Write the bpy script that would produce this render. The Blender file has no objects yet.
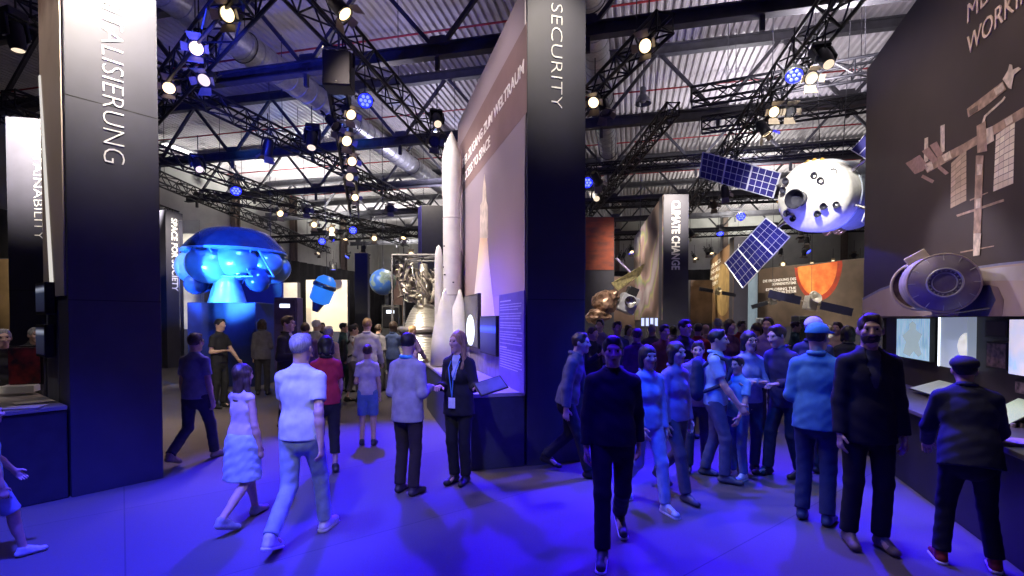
import bpy, bmesh, math, random
import numpy as np
from mathutils import Vector, Matrix, Euler
random.seed(7)
SC = bpy.context.scene
COL = SC.collection
PI = math.pi

# ------------------------------------------------------------------ camera
F = 500.0
PITCH = math.radians(1.2)
CAMZ = 1.8
YP = 320 + F * math.tan(PITCH)
FW = Vector((0, math.cos(PITCH), -math.sin(PITCH)))
UPV = Vector((0, math.sin(PITCH), math.cos(PITCH)))
CAM = Vector((0, 0, CAMZ))
cd = bpy.data.cameras.new('camera')
cam = bpy.data.objects.new('camera', cd)
COL.objects.link(cam)
cam.location = CAM
cam.rotation_euler = (PI / 2 - PITCH, 0, 0)
cd.sensor_width = 36
cd.lens = F / 1024 * 36
cd.shift_y = (YP - 288) / 1024
cd.clip_start = 0.05
cd.clip_end = 300
SC.camera = cam

def ray(px, py):
    return FW * F + Vector((1, 0, 0)) * (px - 512) + UPV * (YP - py)
def at(px, py, Y):
    d = ray(px, py)
    return CAM + d * (Y / d.y)
def atz(px, py, z):
    d = ray(px, py)
    return CAM + d * ((z - CAMZ) / d.z)
def floor_at(px, py):
    return atz(px, py, 0)

# hall axis
HA = math.atan2(118, 500)
HU = Vector((math.sin(HA), math.cos(HA), 0))
HV = Vector((math.cos(HA), -math.sin(HA), 0))
def hall(u, v, z=0):
    return HU * u + HV * v + Vector((0, 0, z))

# ------------------------------------------------------------------ materials
MATS = {}
def mat(name, col, rough=0.6, metal=0.0, ns=8.0, na=0.12, bump=0.0, emit=None, es=0.0, col2=None, stretch=None, spec=None):
    if name in MATS:
        return MATS[name]
    m = bpy.data.materials.new(name)
    m.use_nodes = True
    nt = m.node_tree
    b = nt.nodes['Principled BSDF']
    b.inputs['Roughness'].default_value = rough
    b.inputs['Metallic'].default_value = metal
    if spec is not None:
        b.inputs['Specular IOR Level'].default_value = spec
    tc = nt.nodes.new('ShaderNodeTexCoord')
    n = nt.nodes.new('ShaderNodeTexNoise')
    n.inputs['Scale'].default_value = ns
    n.inputs['Detail'].default_value = 4
    src = tc.outputs['Object']
    if stretch:
        mp = nt.nodes.new('ShaderNodeMapping')
        mp.inputs['Scale'].default_value = stretch
        nt.links.new(src, mp.inputs[0])
        src = mp.outputs[0]
    nt.links.new(src, n.inputs['Vector'])
    r = nt.nodes.new('ShaderNodeValToRGB')
    c = list(col) + [1]
    if col2 is None:
        lo = [max(0, x * (1 - na)) for x in col] + [1]
        hi = [min(1, x * (1 + na)) for x in col] + [1]
    else:
        lo, hi = c, list(col2) + [1]
    r.color_ramp.elements[0].position = 0.35
    r.color_ramp.elements[1].position = 0.65
    r.color_ramp.elements[0].color = lo
    r.color_ramp.elements[1].color = hi
    nt.links.new(n.outputs['Fac'], r.inputs[0])
    nt.links.new(r.outputs[0], b.inputs['Base Color'])
    if bump:
        bp = nt.nodes.new('ShaderNodeBump')
        bp.inputs['Strength'].default_value = bump
        bp.inputs['Distance'].default_value = 0.006
        nt.links.new(n.outputs['Fac'], bp.inputs['Height'])
        nt.links.new(bp.outputs[0], b.inputs['Normal'])
    if emit:
        b.inputs['Emission Color'].default_value = list(emit) + [1]
        b.inputs['Emission Strength'].default_value = es
    MATS[name] = m
    return m

def ramp_mat(name, stops, axis='Z', rough=0.6, distort=0.0, ns=3.0, emit=0.0):
    """a printed picture whose colours run along one axis of the board"""
    if name in MATS:
        return MATS[name]
    m = bpy.data.materials.new(name)
    m.use_nodes = True
    nt = m.node_tree
    b = nt.nodes['Principled BSDF']
    b.inputs['Roughness'].default_value = rough
    tc = nt.nodes.new('ShaderNodeTexCoord')
    sp = nt.nodes.new('ShaderNodeSeparateXYZ')
    nt.links.new(tc.outputs['Generated'], sp.inputs[0])
    fac = sp.outputs[axis]
    if distort:
        n = nt.nodes.new('ShaderNodeTexNoise')
        n.inputs['Scale'].default_value = ns
        n.inputs['Detail'].default_value = 5
        nt.links.new(tc.outputs['Object'], n.inputs['Vector'])
        ma = nt.nodes.new('ShaderNodeMath'); ma.operation = 'MULTIPLY_ADD'
        ma.inputs[1].default_value = distort
        ma.inputs[2].default_value = -distort * 0.5
        nt.links.new(n.outputs['Fac'], ma.inputs[0])
        ad = nt.nodes.new('ShaderNodeMath'); ad.operation = 'ADD'
        nt.links.new(fac, ad.inputs[0]); nt.links.new(ma.outputs[0], ad.inputs[1])
        fac = ad.outputs[0]
    r = nt.nodes.new('ShaderNodeValToRGB')
    e = r.color_ramp.elements
    while len(e) < len(stops):
        e.new(0.5)
    for i, (p, c) in enumerate(stops):
        e[i].position = p
        e[i].color = list(c) + [1]
    nt.links.new(fac, r.inputs[0])
    nt.links.new(r.outputs[0], b.inputs['Base Color'])
    if emit:
        nt.links.new(r.outputs[0], b.inputs['Emission Color'])
        b.inputs['Emission Strength'].default_value = emit
    MATS[name] = m
    return m

def grid_mat(name, cell, line, sx, sy, mortar=0.04, rough=0.35, metal=0.0, offset=0.0):
    if name in MATS:
        return MATS[name]
    m = bpy.data.materials.new(name)
    m.use_nodes = True
    nt = m.node_tree
    b = nt.nodes['Principled BSDF']
    b.inputs['Roughness'].default_value = rough
    b.inputs['Metallic'].default_value = metal
    uv = nt.nodes.new('ShaderNodeUVMap')
    br = nt.nodes.new('ShaderNodeTexBrick')
    br.offset = offset
    br.inputs['Scale'].default_value = 1
    br.inputs['Brick Width'].default_value = 1 / sx
    br.inputs['Row Height'].default_value = 1 / sy
    br.inputs['Mortar Size'].default_value = mortar / max(sx, sy)
    br.inputs['Color1'].default_value = list(cell) + [1]
    br.inputs['Color2'].default_value = [min(1, c * 1.5) for c in cell] + [1]
    br.inputs['Mortar'].default_value = list(line) + [1]
    nt.links.new(uv.outputs[0], br.inputs['Vector'])
    nt.links.new(br.outputs['Color'], b.inputs['Base Color'])
    MATS[name] = m
    return m

def emit_mat(name, col, s):
    if name in MATS:
        return MATS[name]
    return mat(name, [c * 0.2 for c in col], 0.4, emit=col, es=s)

# ------------------------------------------------------------------ mesh builder
class MB:
    def __init__(s):
        s.v = []; s.f = []; s.uv = {}
    def add(s, vs, fs):
        o = len(s.v)
        s.v += [tuple(v) for v in vs]
        s.f += [tuple(i + o for i in f) for f in fs]
        return s
    def hexa(s, p):   # 4 bottom (ccw) then 4 top
        return s.add(p, [(3, 2, 1, 0), (4, 5, 6, 7), (0, 1, 5, 4), (1, 2, 6, 5), (2, 3, 7, 6), (3, 0, 4, 7)])
    def box(s, c, size, R=None):
        c = Vector(c); h = [x / 2 for x in size]
        ps = []
        for z in (-1, 1):
            for x, y in ((-1, -1), (1, -1), (1, 1), (-1, 1)):
                q = Vector((x * h[0], y * h[1], z * h[2]))
                ps.append(c + (R @ q if R else q))
        return s.hexa(ps)
    def bar(s, a, b, w, h, up=Vector((0, 0, 1))):
        a = Vector(a); b = Vector(b); d = (b - a).normalized()
        sd = d.cross(up)
        if sd.length < 1e-4: sd = d.cross(Vector((0, 1, 0)))
        sd.normalize(); u = sd.cross(d)
        ps = []
        for e in (a, b):
            for x, y in ((-1, -1), (1, -1), (1, 1), (-1, 1)):
                ps.append(e + sd * x * w / 2 + u * y * h / 2)
        return s.hexa([ps[i] for i in (3, 2, 1, 0, 7, 6, 5, 4)])
    def tube(s, pts, r, n=8, caps=True):
        pts = [Vector(p) for p in pts]
        rr = r if isinstance(r, (list, tuple)) else [r] * len(pts)
        d0 = (pts[1] - pts[0]).normalized()
        ref = Vector((0, 0, 1)) if abs(d0.z) < 0.9 else Vector((1, 0, 0))
        rings = []
        sd = d0.cross(ref).normalized()
        for i, p in enumerate(pts):
            d = (pts[min(i + 1, len(pts) - 1)] - pts[max(i - 1, 0)])
            d = d.normalized() if d.length > 1e-9 else d0
            sd = (sd - d * sd.dot(d))
            if sd.length < 1e-5: sd = d.cross(ref)
            sd.normalize(); u = d.cross(sd)
            rings.append([p + (sd * math.cos(2 * PI * k / n) + u * math.sin(2 * PI * k / n)) * rr[i] for k in range(n)])
        vs = [v for g in rings for v in g]
        fs = []
        for i in range(len(pts) - 1):
            for k in range(n):
                a = i * n + k; b = i * n + (k + 1) % n
                fs.append((a, b, b + n, a + n))
        if caps:
            fs.append(tuple(range(n - 1, -1, -1)))
            fs.append(tuple((len(pts) - 1) * n + k for k in range(n)))
        return s.add(vs, fs)
    def lathe(s, prof, c=(0, 0, 0), axis=None, n=32, caps=True):
        """prof: (radius, height) along axis"""
        c = Vector(c); ax = Vector(axis or (0, 0, 1)).normalized()
        q = Vector((0, 0, 1)).rotation_difference(ax).to_matrix()
        vs = []; fs = []
        for r, h in prof:
            for k in range(n):
                vs.append(c + q @ Vector((r * math.cos(2 * PI * k / n), r * math.sin(2 * PI * k / n), h)))
        for i in range(len(prof) - 1):
            for k in range(n):
                a = i * n + k; b = i * n + (k + 1) % n
                fs.append((a, b, b + n, a + n))
        if caps:
            if prof[0][0] > 1e-4: fs.append(tuple(range(n - 1, -1, -1)))
            if prof[-1][0] > 1e-4: fs.append(tuple((len(prof) - 1) * n + k for k in range(n)))
        return s.add(vs, fs)
    def ball(s, c, r, n=20, m=12, R=None):
        rx, ry, rz = r if isinstance(r, (list, tuple)) else (r, r, r)
        c = Vector(c); vs = []; fs = []
        for i in range(1, m):
            t = PI * i / m
            for k in range(n):
                p = Vector((rx * math.sin(t) * math.cos(2 * PI * k / n), ry * math.sin(t) * math.sin(2 * PI * k / n), rz * math.cos(t)))
                vs.append(c + (R @ p if R else p))
        for i in range(m - 2):
            for k in range(n):
                a = i * n + k; b = i * n + (k + 1) % n
                fs.append((b, a, a + n, b + n))
        tp = Vector((0, 0, rz)); bt = Vector((0, 0, -rz))
        vs += [c + (R @ tp if R else tp), c + (R @ bt if R else bt)]
        T = len(vs) - 2
        for k in range(n):
            fs.append((k, (k + 1) % n, T))
            fs.append(((m - 2) * n + (k + 1) % n, (m - 2) * n + k, T + 1))
        return s.add(vs, fs)
    def torus(s, c, R_, r, axis=(0, 0, 1), n=32, m=8, a0=0, a1=2 * PI):
        c = Vector(c); q = Vector((0, 0, 1)).rotation_difference(Vector(axis).normalized()).to_matrix()
        full = abs(a1 - a0 - 2 * PI) < 1e-6
        pts = [c + q @ Vector((R_ * math.cos(a0 + (a1 - a0) * i / n), R_ * math.sin(a0 + (a1 - a0) * i / n), 0)) for i in range(n + 1)]
        return s.tube(pts, r, m, caps=not full)
    def poly(s, pts, th):   # polygon (3-D points) extruded by vector th
        pts = [Vector(p) for p in pts]; th = Vector(th); n = len(pts)
        nn = Vector((0, 0, 0))
        for i in range(n):
            nn += (pts[i] - pts[0]).cross(pts[(i + 1) % n] - pts[0])
        if nn.dot(th) < 0: pts.reverse()
        fs = [tuple(range(n - 1, -1, -1)), tuple(range(n, 2 * n))]
        for i in range(n):
            j = (i + 1) % n
            fs.append((i, j, j + n, i + n))
        return s.add(pts + [p + th for p in pts], fs)
    def build(s, name, m, parent=None, bevel=0, smooth=True, angle=35, org=None, uvq=False):
        o0 = Vector(org) if org is not None else (parent['_o'] if False else ORG.get(parent.name, Vector((0, 0, 0))) if parent else Vector((0, 0, 0)))
        me = bpy.data.meshes.new(name)
        me.from_pydata([tuple(Vector(v) - o0) for v in s.v], [], s.f)
        if uvq:
            uvl = me.uv_layers.new(name='UVMap')
            for p in me.polygons:
                if len(p.loop_indices) == 4:
                    for li, q in zip(p.loop_indices, ((0, 0), (1, 0), (1, 1), (0, 1))):
                        uvl.data[li].uv = q
        me.validate()
        if smooth:
            me.shade_smooth()
            me.set_sharp_from_angle(angle=math.radians(angle))
        o = bpy.data.objects.new(name, me)
        COL.objects.link(o)
        if m: me.materials.append(m)
        if parent:
            o.parent = parent
            if name and org is not None: o.location = o0 - ORG.get(parent.name, Vector((0, 0, 0)))
        elif org is not None:
            o.location = o0
        if org is not None or parent is None:
            ORG[o.name] = o0
        else:
            ORG[o.name] = ORG.get(parent.name, Vector((0, 0, 0)))
        if bevel:
            bv = o.modifiers.new('edge', 'BEVEL')
            bv.width = bevel; bv.segments = 2; bv.limit_method = 'ANGLE'
        return o
ORG = {}

def tag(o, label, cat, group=None, kind=None):
    o['label'] = label; o['category'] = cat
    if group: o['group'] = group
    if kind: o['kind'] = kind
    return o
def struct(o):
    o['kind'] = 'structure'
    return o
def thing(name, label, cat, loc=(0, 0, 0), group=None, kind=None):
    o = bpy.data.objects.new(name, None)
    COL.objects.link(o)
    o.empty_display_size = 0.1
    o.location = loc
    ORG[o.name] = Vector(loc)
    tag(o, label, cat, group, kind)
    return o
def dup(root, loc, rot=None, label=None, group=None, scale=None):
    r = root.copy(); COL.objects.link(r)
    r.location = loc
    if rot is not None:
        r.rotation_mode = 'XYZ'; r.rotation_euler = rot
    if scale: r.scale = (scale,) * 3
    if label: r['label'] = label
    if group: r['group'] = group
    for ch in list(root.children):
        if ch.name.startswith('hanging_rod'): continue
        c = ch.copy(); COL.objects.link(c); c.parent = r
        for g in list(ch.children):
            d = g.copy(); COL.objects.link(d); d.parent = c
    return r

# ------------------------------------------------------------------ lettering
def lettering(name, body, org, right, up, m, parent, width=None, height=None, align='LEFT', ext=0.004, bold=0.0):
    """flat letters; org = start of the baseline, right / up = directions of the writing"""
    cu = bpy.data.curves.new(name, 'FONT')
    cu.body = body; cu.size = 1; cu.extrude = ext; cu.resolution_u = 3
    cu.offset = bold
    to = bpy.data.objects.new('t', cu)
    COL.objects.link(to)
    dg = bpy.context.evaluated_depsgraph_get()
    me = bpy.data.meshes.new_from_object(to.evaluated_get(dg))
    bpy.data.objects.remove(to); bpy.data.curves.remove(cu)
    n = len(me.vertices)
    co = np.empty(n * 3); me.vertices.foreach_get('co', co); co = co.reshape(-1, 3)
    x0, x1 = co[:, 0].min(), co[:, 0].max()
    sy = (height / 0.73) if height else width / (x1 - x0)
    sx = width / (x1 - x0) if width else sy
    right = Vector(right).normalized(); up = Vector(up).normalized(); nn = right.cross(up)
    xx = (co[:, 0] - x0) * sx
    if align == 'RIGHT': xx = xx - (x1 - x0) * sx
    if align == 'CENTER': xx = xx - (x1 - x0) * sx / 2
    base = Vector(org) - ORG.get(parent.name, Vector((0, 0, 0)))
    w = np.outer(xx, right) + np.outer(co[:, 1] * sy, up) + np.outer(co[:, 2], nn) + np.array(base)
    me.vertices.foreach_set('co', w.ravel()); me.update()
    me.materials.clear(); me.materials.append(m)
    o = bpy.data.objects.new(name, me)
    COL.objects.link(o); o.parent = parent
    ORG[o.name] = ORG.get(parent.name, Vector((0, 0, 0)))
    return o

class Wall:
    """a vertical face: origin, running direction, normal towards the viewer (all in plan)"""
    def __init__(s, o, d, n):
        s.o = Vector((o[0], o[1], 0)); s.d = Vector((d[0], d[1], 0)).normalized(); s.n = Vector((n[0], n[1], 0)).normalized()
        s.r = Vector((0, 0, 1)).cross(s.n)      # reading direction
    def pt(s, t, z, off=0):
        return s.o + s.d * t + s.n * off + Vector((0, 0, z))
    def hit(s, px, py, off=0):
        d = ray(px, py)
        q = s.o + s.n * off
        k = (q - CAM).dot(s.n) / d.dot(s.n)
        p = CAM + d * k
        return (p - s.o).dot(s.d), p.z
    def P(s, px, py, off=0):
        return s.pt(*s.hit(px, py, off), off)
    def slab(s, t0, t1, z0, z1, o0, o1, mb=None):
        mb = mb or MB()
        ps = [s.pt(t, z, o) for z in (z0, z1) for t, o in ((t0, o0), (t1, o0), (t1, o1), (t0, o1))]
        c = (ps[1] - ps[0]).cross(ps[3] - ps[0])
        if c.z < 0: ps = [ps[i] for i in (3, 2, 1, 0, 7, 6, 5, 4)]
        return mb.hexa(ps)
    def screen(s, corners, o0, o1, mb=None):
        """a flat plate given by its corners as seen in the photo"""
        mb = mb or MB()
        return mb.poly([s.P(x, y, o0) for x, y in corners], s.n * (o1 - o0))
# ------------------------------------------------------------------ shared materials
NAVY = mat('paint_navy', (0.042, 0.042, 0.066), 0.55, 0, 3, 0.08)
PRINTWHITE = mat('print_white', (0.86, 0.85, 0.83), 0.6)
STEEL = mat('painted_steel', (0.060, 0.058, 0.068), 0.6, 0.0, 5, 0.2)
ALU = mat('truss_black', (0.016, 0.016, 0.02), 0.45, 0.3, 10, 0.2)
BLACK = mat('black_plastic', (0.012, 0.012, 0.014), 0.45, 0, 20, 0.2)
GALV = mat('galvanised', (0.50, 0.50, 0.52), 0.38, 0.75, 14, 0.12)
REDP = mat('red_pipe', (0.35, 0.03, 0.04), 0.5)
CHROME = mat('bright_metal', (0.62, 0.60, 0.58), 0.25, 1.0, 12, 0.12)
WHITEP = mat('white_paint', (0.78, 0.77, 0.76), 0.45, 0, 6, 0.04)

# ------------------------------------------------------------------ the hall
def carpet():
    m = bpy.data.materials.new('carpet')
    m.use_nodes = True
    nt = m.node_tree; b = nt.nodes['Principled BSDF']
    b.inputs['Roughness'].default_value = 0.75
    b.inputs['Specular IOR Level'].default_value = 0.25
    tc = nt.nodes.new('ShaderNodeTexCoord')
    mp = nt.nodes.new('ShaderNodeMapping'); mp.inputs['Rotation'].default_value = (0, 0, math.radians(-38))
    n = nt.nodes.new('ShaderNodeTexNoise'); n.inputs['Scale'].default_value = 90; n.inputs['Detail'].default_value = 3
    w = nt.nodes.new('ShaderNodeTexBrick'); w.inputs['Scale'].default_value = 1; w.offset = 0
    w.inputs['Brick Width'].default_value = 30; w.inputs['Row Height'].default_value = 2.0; w.inputs['Mortar Size'].default_value = 0.006
    w.inputs['Color1'].default_value = (.150, .128, .125, 1); w.inputs['Color2'].default_value = (.135, .116, .115, 1); w.inputs['Mortar'].default_value = (.09, .08, .08, 1)
    nt.links.new(tc.outputs['Object'], mp.inputs[0]); nt.links.new(mp.outputs[0], w.inputs['Vector'])
    nt.links.new(tc.outputs['Object'], n.inputs['Vector'])
    mx = nt.nodes.new('ShaderNodeMix'); mx.data_type = 'RGBA'; mx.blend_type = 'MULTIPLY'; mx.inputs[0].default_value = 0.35
    nt.links.new(w.outputs['Color'], mx.inputs[6]); nt.links.new(n.outputs['Color'], mx.inputs[7])
    nt.links.new(mx.outputs[2], b.inputs['Base Color'])
    bp = nt.nodes.new('ShaderNodeBump'); bp.inputs['Strength'].default_value = .25; bp.inputs['Distance'].default_value = .004
    nt.links.new(n.outputs['Fac'], bp.inputs['Height']); nt.links.new(bp.outputs[0], b.inputs['Normal'])
    return m
CEIL = 9.95
U0, U1, V0, V1 = -6, 41, -22, 26
mb = MB()
mb.hexa([hall(U0, V0, -.1), hall(U0, V1, -.1), hall(U1, V1, -.1), hall(U1, V0, -.1), hall(U0, V0, 0), hall(U0, V1, 0), hall(U1, V1, 0), hall(U1, V0, 0)][0:4][::-1] + [hall(U0, V0, 0), hall(U0, V1, 0), hall(U1, V1, 0), hall(U1, V0, 0)][::-1])
struct(mb.build('floor', carpet(), smooth=False))
# ribbed roof deck
mb = MB()
pit = 0.21; vs = []; prof = []
v = V0
while v < V1:
    for dv, dz in ((0, 0), (.07, 0), (.10, .07), (.18, .07)):
        prof.append((v + dv, CEIL + dz))
    v += pit
for u in (U0, U1):
    vs += [hall(u, p, z) for p, z in prof]
N = len(prof)
mb.add(vs, [(i, i + 1, N + i + 1, N + i) for i in range(N - 1)])
struct(mb.build('ceiling', mat('roof_deck', (0.46, 0.43, 0.45), 0.5, 0.15, 1.2, 0.10), smooth=False))
WALLM = mat('wall_panels', (0.46, 0.46, 0.43), 0.7, 0, 1.5, 0.08)
def hwall(name, u0, v0, u1, v1, z0, z1, m, th=.2):
    a, b = hall(u0, v0, 0), hall(u1, v1, 0)
    d = (b - a).normalized(); n = Vector((-d.y, d.x, 0)) * th
    mb = MB().hexa([a + Vector((0, 0, z0)), b + Vector((0, 0, z0)), b + n + Vector((0, 0, z0)), a + n + Vector((0, 0, z0)),
                    a + Vector((0, 0, z1)), b + Vector((0, 0, z1)), b + n + Vector((0, 0, z1)), a + n + Vector((0, 0, z1))])
    o = mb.build(name, m, smooth=False)
    return o
struct(hwall('wall_left', U1, V0, U0, V0, 0, CEIL, WALLM, -.2))
struct(hwall('wall_far', U1, V0, U1, V1, 0, CEIL, WALLM, .2))
struct(hwall('wall_right', U1, V1, U0, V1, 0, CEIL, WALLM, .2))
# steel columns standing along the walls
colm = mat('column_brown', (0.16, 0.12, 0.10), 0.6)
for i, (u, v) in enumerate([(9, V0 + .3), (14, V0 + .3), (19, V0 + .3), (24, V0 + .3), (29, V0 + .3), (35, V0 + .3), (U1 - .3, -17), (U1 - .3, -9), (U1 - .3, -1), (U1 - .3, 7), (U1 - .3, 15)]):
    mb = MB()
    R = Matrix.Rotation(-HA, 3, 'Z')
    for dx in (-.16, .16):
        mb.box(hall(u, v, CEIL / 2) + R @ Vector((0, dx, 0)), (.34, .04, CEIL), R)
    mb.box(hall(u, v, CEIL / 2), (.04, .30, CEIL), R)
    o = mb.build('steel_column', colm, smooth=False); o['kind'] = 'structure'
# black drapes hung along the foot of the walls
DRAPE = mat('drape_black', (0.012, 0.011, 0.013), 0.9, 0, 2, 0.3)
def drape(name, u0, v0, u1, v1, h, label):
    a, b = hall(u0, v0), hall(u1, v1); L = (b - a).length; d = (b - a).normalized(); n = Vector((-d.y, d.x, 0))
    K = int(L / .25); vs = []; fs = []
    for z in (0.02, h):
        for i in range(K + 1):
            vs.append(a + d * (L * i / K) + n * (.09 * math.sin(i * 1.9) + .04 * math.sin(i * .7)) + Vector((0, 0, z)))
    M_ = K + 1
    fs = [(i, i + 1, M_ + i + 1, M_ + i) for i in range(K)]
    o = MB().add(vs, fs).build(name, DRAPE)
    sm = o.modifiers.new('thick', 'SOLIDIFY'); sm.thickness = .02
    return tag(o, label, 'drape')
drape('black_drape', U0 + 4, V0 + 1.0, U1 - 1, V0 + 1.0, 5.6, 'long black drape hung along the left wall of the hall')
drape('black_drape', U1 - 1.0, V0 + 1.5, U1 - 1.0, V1 - 1, 5.6, 'black drape hung across the far end of the hall')

# ------------------------------------------------------------------ roof trusses (one every five metres along the hall)
ZB, ZT = 7.8, 9.78
def ibeam(mb, a, b, h=.26, w=.22):
    mb.bar(a + Vector((0, 0, h / 2)), b + Vector((0, 0, h / 2)), w, .035)
    mb.bar(a - Vector((0, 0, h / 2)), b - Vector((0, 0, h / 2)), w, .035)
    mb.bar(a, b, .05, h)
def roof_truss(u, label):
    root = thing('roof_truss', label, 'truss', hall(u, 0, ZB), 'roof trusses across the hall')
    mb = MB(); ibeam(mb, hall(u, V0 + .5, ZB), hall(u, V1 - .5, ZB)); mb.build('bottom_chord', STEEL, root, smooth=False)
    mb = MB(); ibeam(mb, hall(u, V0 + .5, ZT), hall(u, V1 - .5, ZT)); mb.build('top_chord', STEEL, root, smooth=False)
    dg = MB()
    k = -6
    while -.88 + 3.33 * k < V1 - 1:
        v = -.88 + 3.33 * k
        if v > V0 + 1:
            for s in (-1, 1):
                if V0 + .5 < v + s * 1.66 < V1 - .5:
                    dg.bar(hall(u, v + s * .1, ZB + .1), hall(u, v + s * 1.62, ZT - .1), .09, .09)
            pl = MB(); pl.box(hall(u, v, ZB + .12), (.36, .05, .42), Matrix.Rotation(-HA, 3, 'Z'))
            pl.box(hall(u, v, ZB - .22), (.09, .09, .44), Matrix.Rotation(-HA, 3, 'Z'))
            pl.build('gusset_plate', STEEL, root, smooth=False)
        k += 1
    dg.build('diagonals', STEEL, root, smooth=False)
    return root
ordn = ['nearest', 'second', 'third', 'fourth', 'fifth', 'sixth', 'seventh']
for i, u in enumerate([10.6, 15.6, 20.6, 25.6, 30.6, 35.6]):
    roof_truss(u, 'dark steel roof truss spanning the hall, %s of the visible row from the camera' % ordn[i])
# red sprinkler pipes between the trusses
for i, u in enumerate([8.6, 13.0, 18.0, 23.0, 28.0]):
    o = MB().tube([hall(u, V0 + .5, 9.70), hall(u, V1 - .5, 9.70)], .028, 8).build('sprinkler_pipe', REDP)
    tag(o, 'thin red sprinkler pipe under the roof deck, %s one from the camera' % ['first', 'second', 'third', 'fourth', 'fifth'][i], 'pipe', 'red sprinkler pipes')
# spiral air ducts
def duct(v, z, r, label, u0=3, u1=38):
    root = thing('air_duct', label, 'duct', hall(u0, v, z))
    prof = []; u = 0
    while u < u1 - u0:
        prof += [(r, u), (r, u + .38), (r + .018, u + .39), (r + .018, u + .43)]
        u += .44
    MB().lathe(prof, hall(u0, v, z), HU, 28).build('duct_tube', GALV, root)
    for k in range(6):
        mb = MB(); uu = u0 + 3 + k * 5
        mb.torus(hall(uu, v, z), r + .03, .015, HU, 24, 6)
        mb.tube([hall(uu, v, z + r), hall(uu, v, CEIL)], .012, 6)
        mb.build('duct_hanger', STEEL, root)
duct(-9.6, 8.75, .36, 'large round spiral air duct under the roof on the left')
duct(-.9, 8.75, .34, 'round spiral air duct running along the roof behind the tall security pylon')
# strip lights
for i, (px, py) in enumerate([(180, 148), (440, 137), (612, 205)]):
    p = atz(px, py, 9.4)
    root = thing('strip_light', ['long white fluorescent strip light beside the left pylon', 'grey unlit strip light box above the white rocket', 'small strip light far down the hall above the title pylon'][i], 'light', p)
    R = Matrix.Rotation(-HA, 3, 'Z')
    MB().box(p, (.34, 1.6, .10), R).build('housing', WHITEP, root, bevel=.01)
    MB().box(p - Vector((0, 0, .06)), (.28, 1.5, .03), R).build('diffuser', emit_mat('strip_on', (1, .98, .95), 5.0 if i == 0 else .25), root)
# pendant high-bay lamps
def pendant(p, label):
    root = thing('pendant_lamp', label, 'lamp', p, 'hall pendant lamps')
    MB().lathe([(.05, .52), (.09, .50), (.10, .30), (.13, .24), (.22, .10), (.25, .0), (.24, .0), (.20, .1)], p, None, 24, False).build('shade', mat('pendant_glass', (.32, .32, .36), .25, .5), root)
    MB().tube([p + Vector((0, 0, .5)), Vector((p.x, p.y, CEIL))], .012, 6).build('cord', STEEL, root)
    MB().ball(p + Vector((0, 0, .12)), .09, 14, 10).build('bulb', mat('bulb_off', (.6, .6, .62), .3), root)
for (px, py), lb in (((643, 104), 'grey pendant hall lamp behind the tall security pylon'), ((298, 148), 'grey pendant hall lamp over the blue lit module'), ((230, 195), 'grey pendant hall lamp above and left of the blue lit module'), ((610, 235), 'small pendant hall lamp left of the climate pylon')):
    pendant(atz(px, py, 8.4), lb)

# ------------------------------------------------------------------ lighting trusses
def light_truss(a, b, s, label, drop=True):
    a = Vector(a); b = Vector(b); d = (b - a).normalized(); L = (b - a).length
    up = Vector((0, 0, 1)); sd = d.cross(up).normalized()
    root = thing('lighting_truss', label, 'truss', a, 'lighting trusses')
    cs = []
    for x, z in ((-1, -1), (1, -1), (1, 1), (-1, 1)):
        o = sd * x * s / 2 + up * z * s / 2
        MB().tube([a + o, b + o], .034, 8).build('chord', ALU, root)
        cs.append(o)
    lc = MB(); n = max(2, int(L / (s * 1.15)))
    for j in range(4):
        c0, c1 = cs[j], cs[(j + 1) % 4]
        for i in range(n):
            p0 = a + d * (L * i / n); p1 = a + d * (L * (i + 1) / n)
            if (i + j) % 2: lc.tube([p0 + c0, p1 + c1], .018, 5)
            else: lc.tube([p0 + c1, p1 + c0], .018, 5)
            if i % 4 == 0: lc.tube([p0 + c0, p0 + c1], .018, 5)
    lc.build('lacing', ALU, root)
    if drop:
        k = max(2, int(L / 5))
        for i in range(k + 1):
            p = a + d * (L * (i + .3) / (k + .6)) + up * s / 2
            MB().tube([p, Vector((p.x, p.y, CEIL))], .010, 5).build('hanging_chain', STEEL, root)
    return root
ZL = 6.6
LT = []
def lt(p0, p1, s, label, z=None, e0=0, e1=0):
    if z is None: z = 7.02
    a, b = atz(*p0, z), atz(*p1, z); d = (b - a).normalized()
    a = a - d * e0; b = b + d * e1
    LT.append((a, b)); return light_truss(a, b, s, label)
lt((310, 0), (440, 145), .42, 'black lattice lighting truss running from above the loudspeaker towards the rocket tip', e0=2.5, e1=3)
lt((840, 0), (700, 190), .42, 'black lattice lighting truss slanting down behind the brown mural towards the solar panel', e0=2.5, e1=6)
lt((665, 22), (592, 95), .30, 'thin black lighting truss just right of the tall security pylon', z=6.6, e0=0, e1=5)
lt((238, 4), (165, 92), .40, 'blue lit lattice truss carrying warm spotlights beside the left pylon', z=6.6, e0=2.0, e1=2)
lt((183, 88), (320, 157), .36, 'blue edged lattice truss crossing left of the loudspeaker', e0=3, e1=14)
lt((335, 62), (353, 200), .36, 'lattice truss with a column of spotlights under the loudspeaker', z=6.6, e0=.2, e1=3)
lt((160, 154), (295, 203), .40, 'long blue lit lattice truss above the blue module', e0=4, e1=12)
lt((158, 178), (270, 226), .40, 'dark lattice truss above the left grey pylon, under the blue lit one', e0=6, e1=12)
lt((158, 210), (240, 238), .40, 'dark lattice truss farthest left, low over the blue module dome', e0=3, e1=10, z=7.02)
lt((640, 150), (608, 190), .30, 'thin lattice truss hanging in front of the climate pylon', e0=3, e1=10)
lt((735, 90), (900, 62), .36, 'black lattice truss crossing behind the brown mural edge, upper one', z=7.40, e1=3, e0=1)
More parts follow.
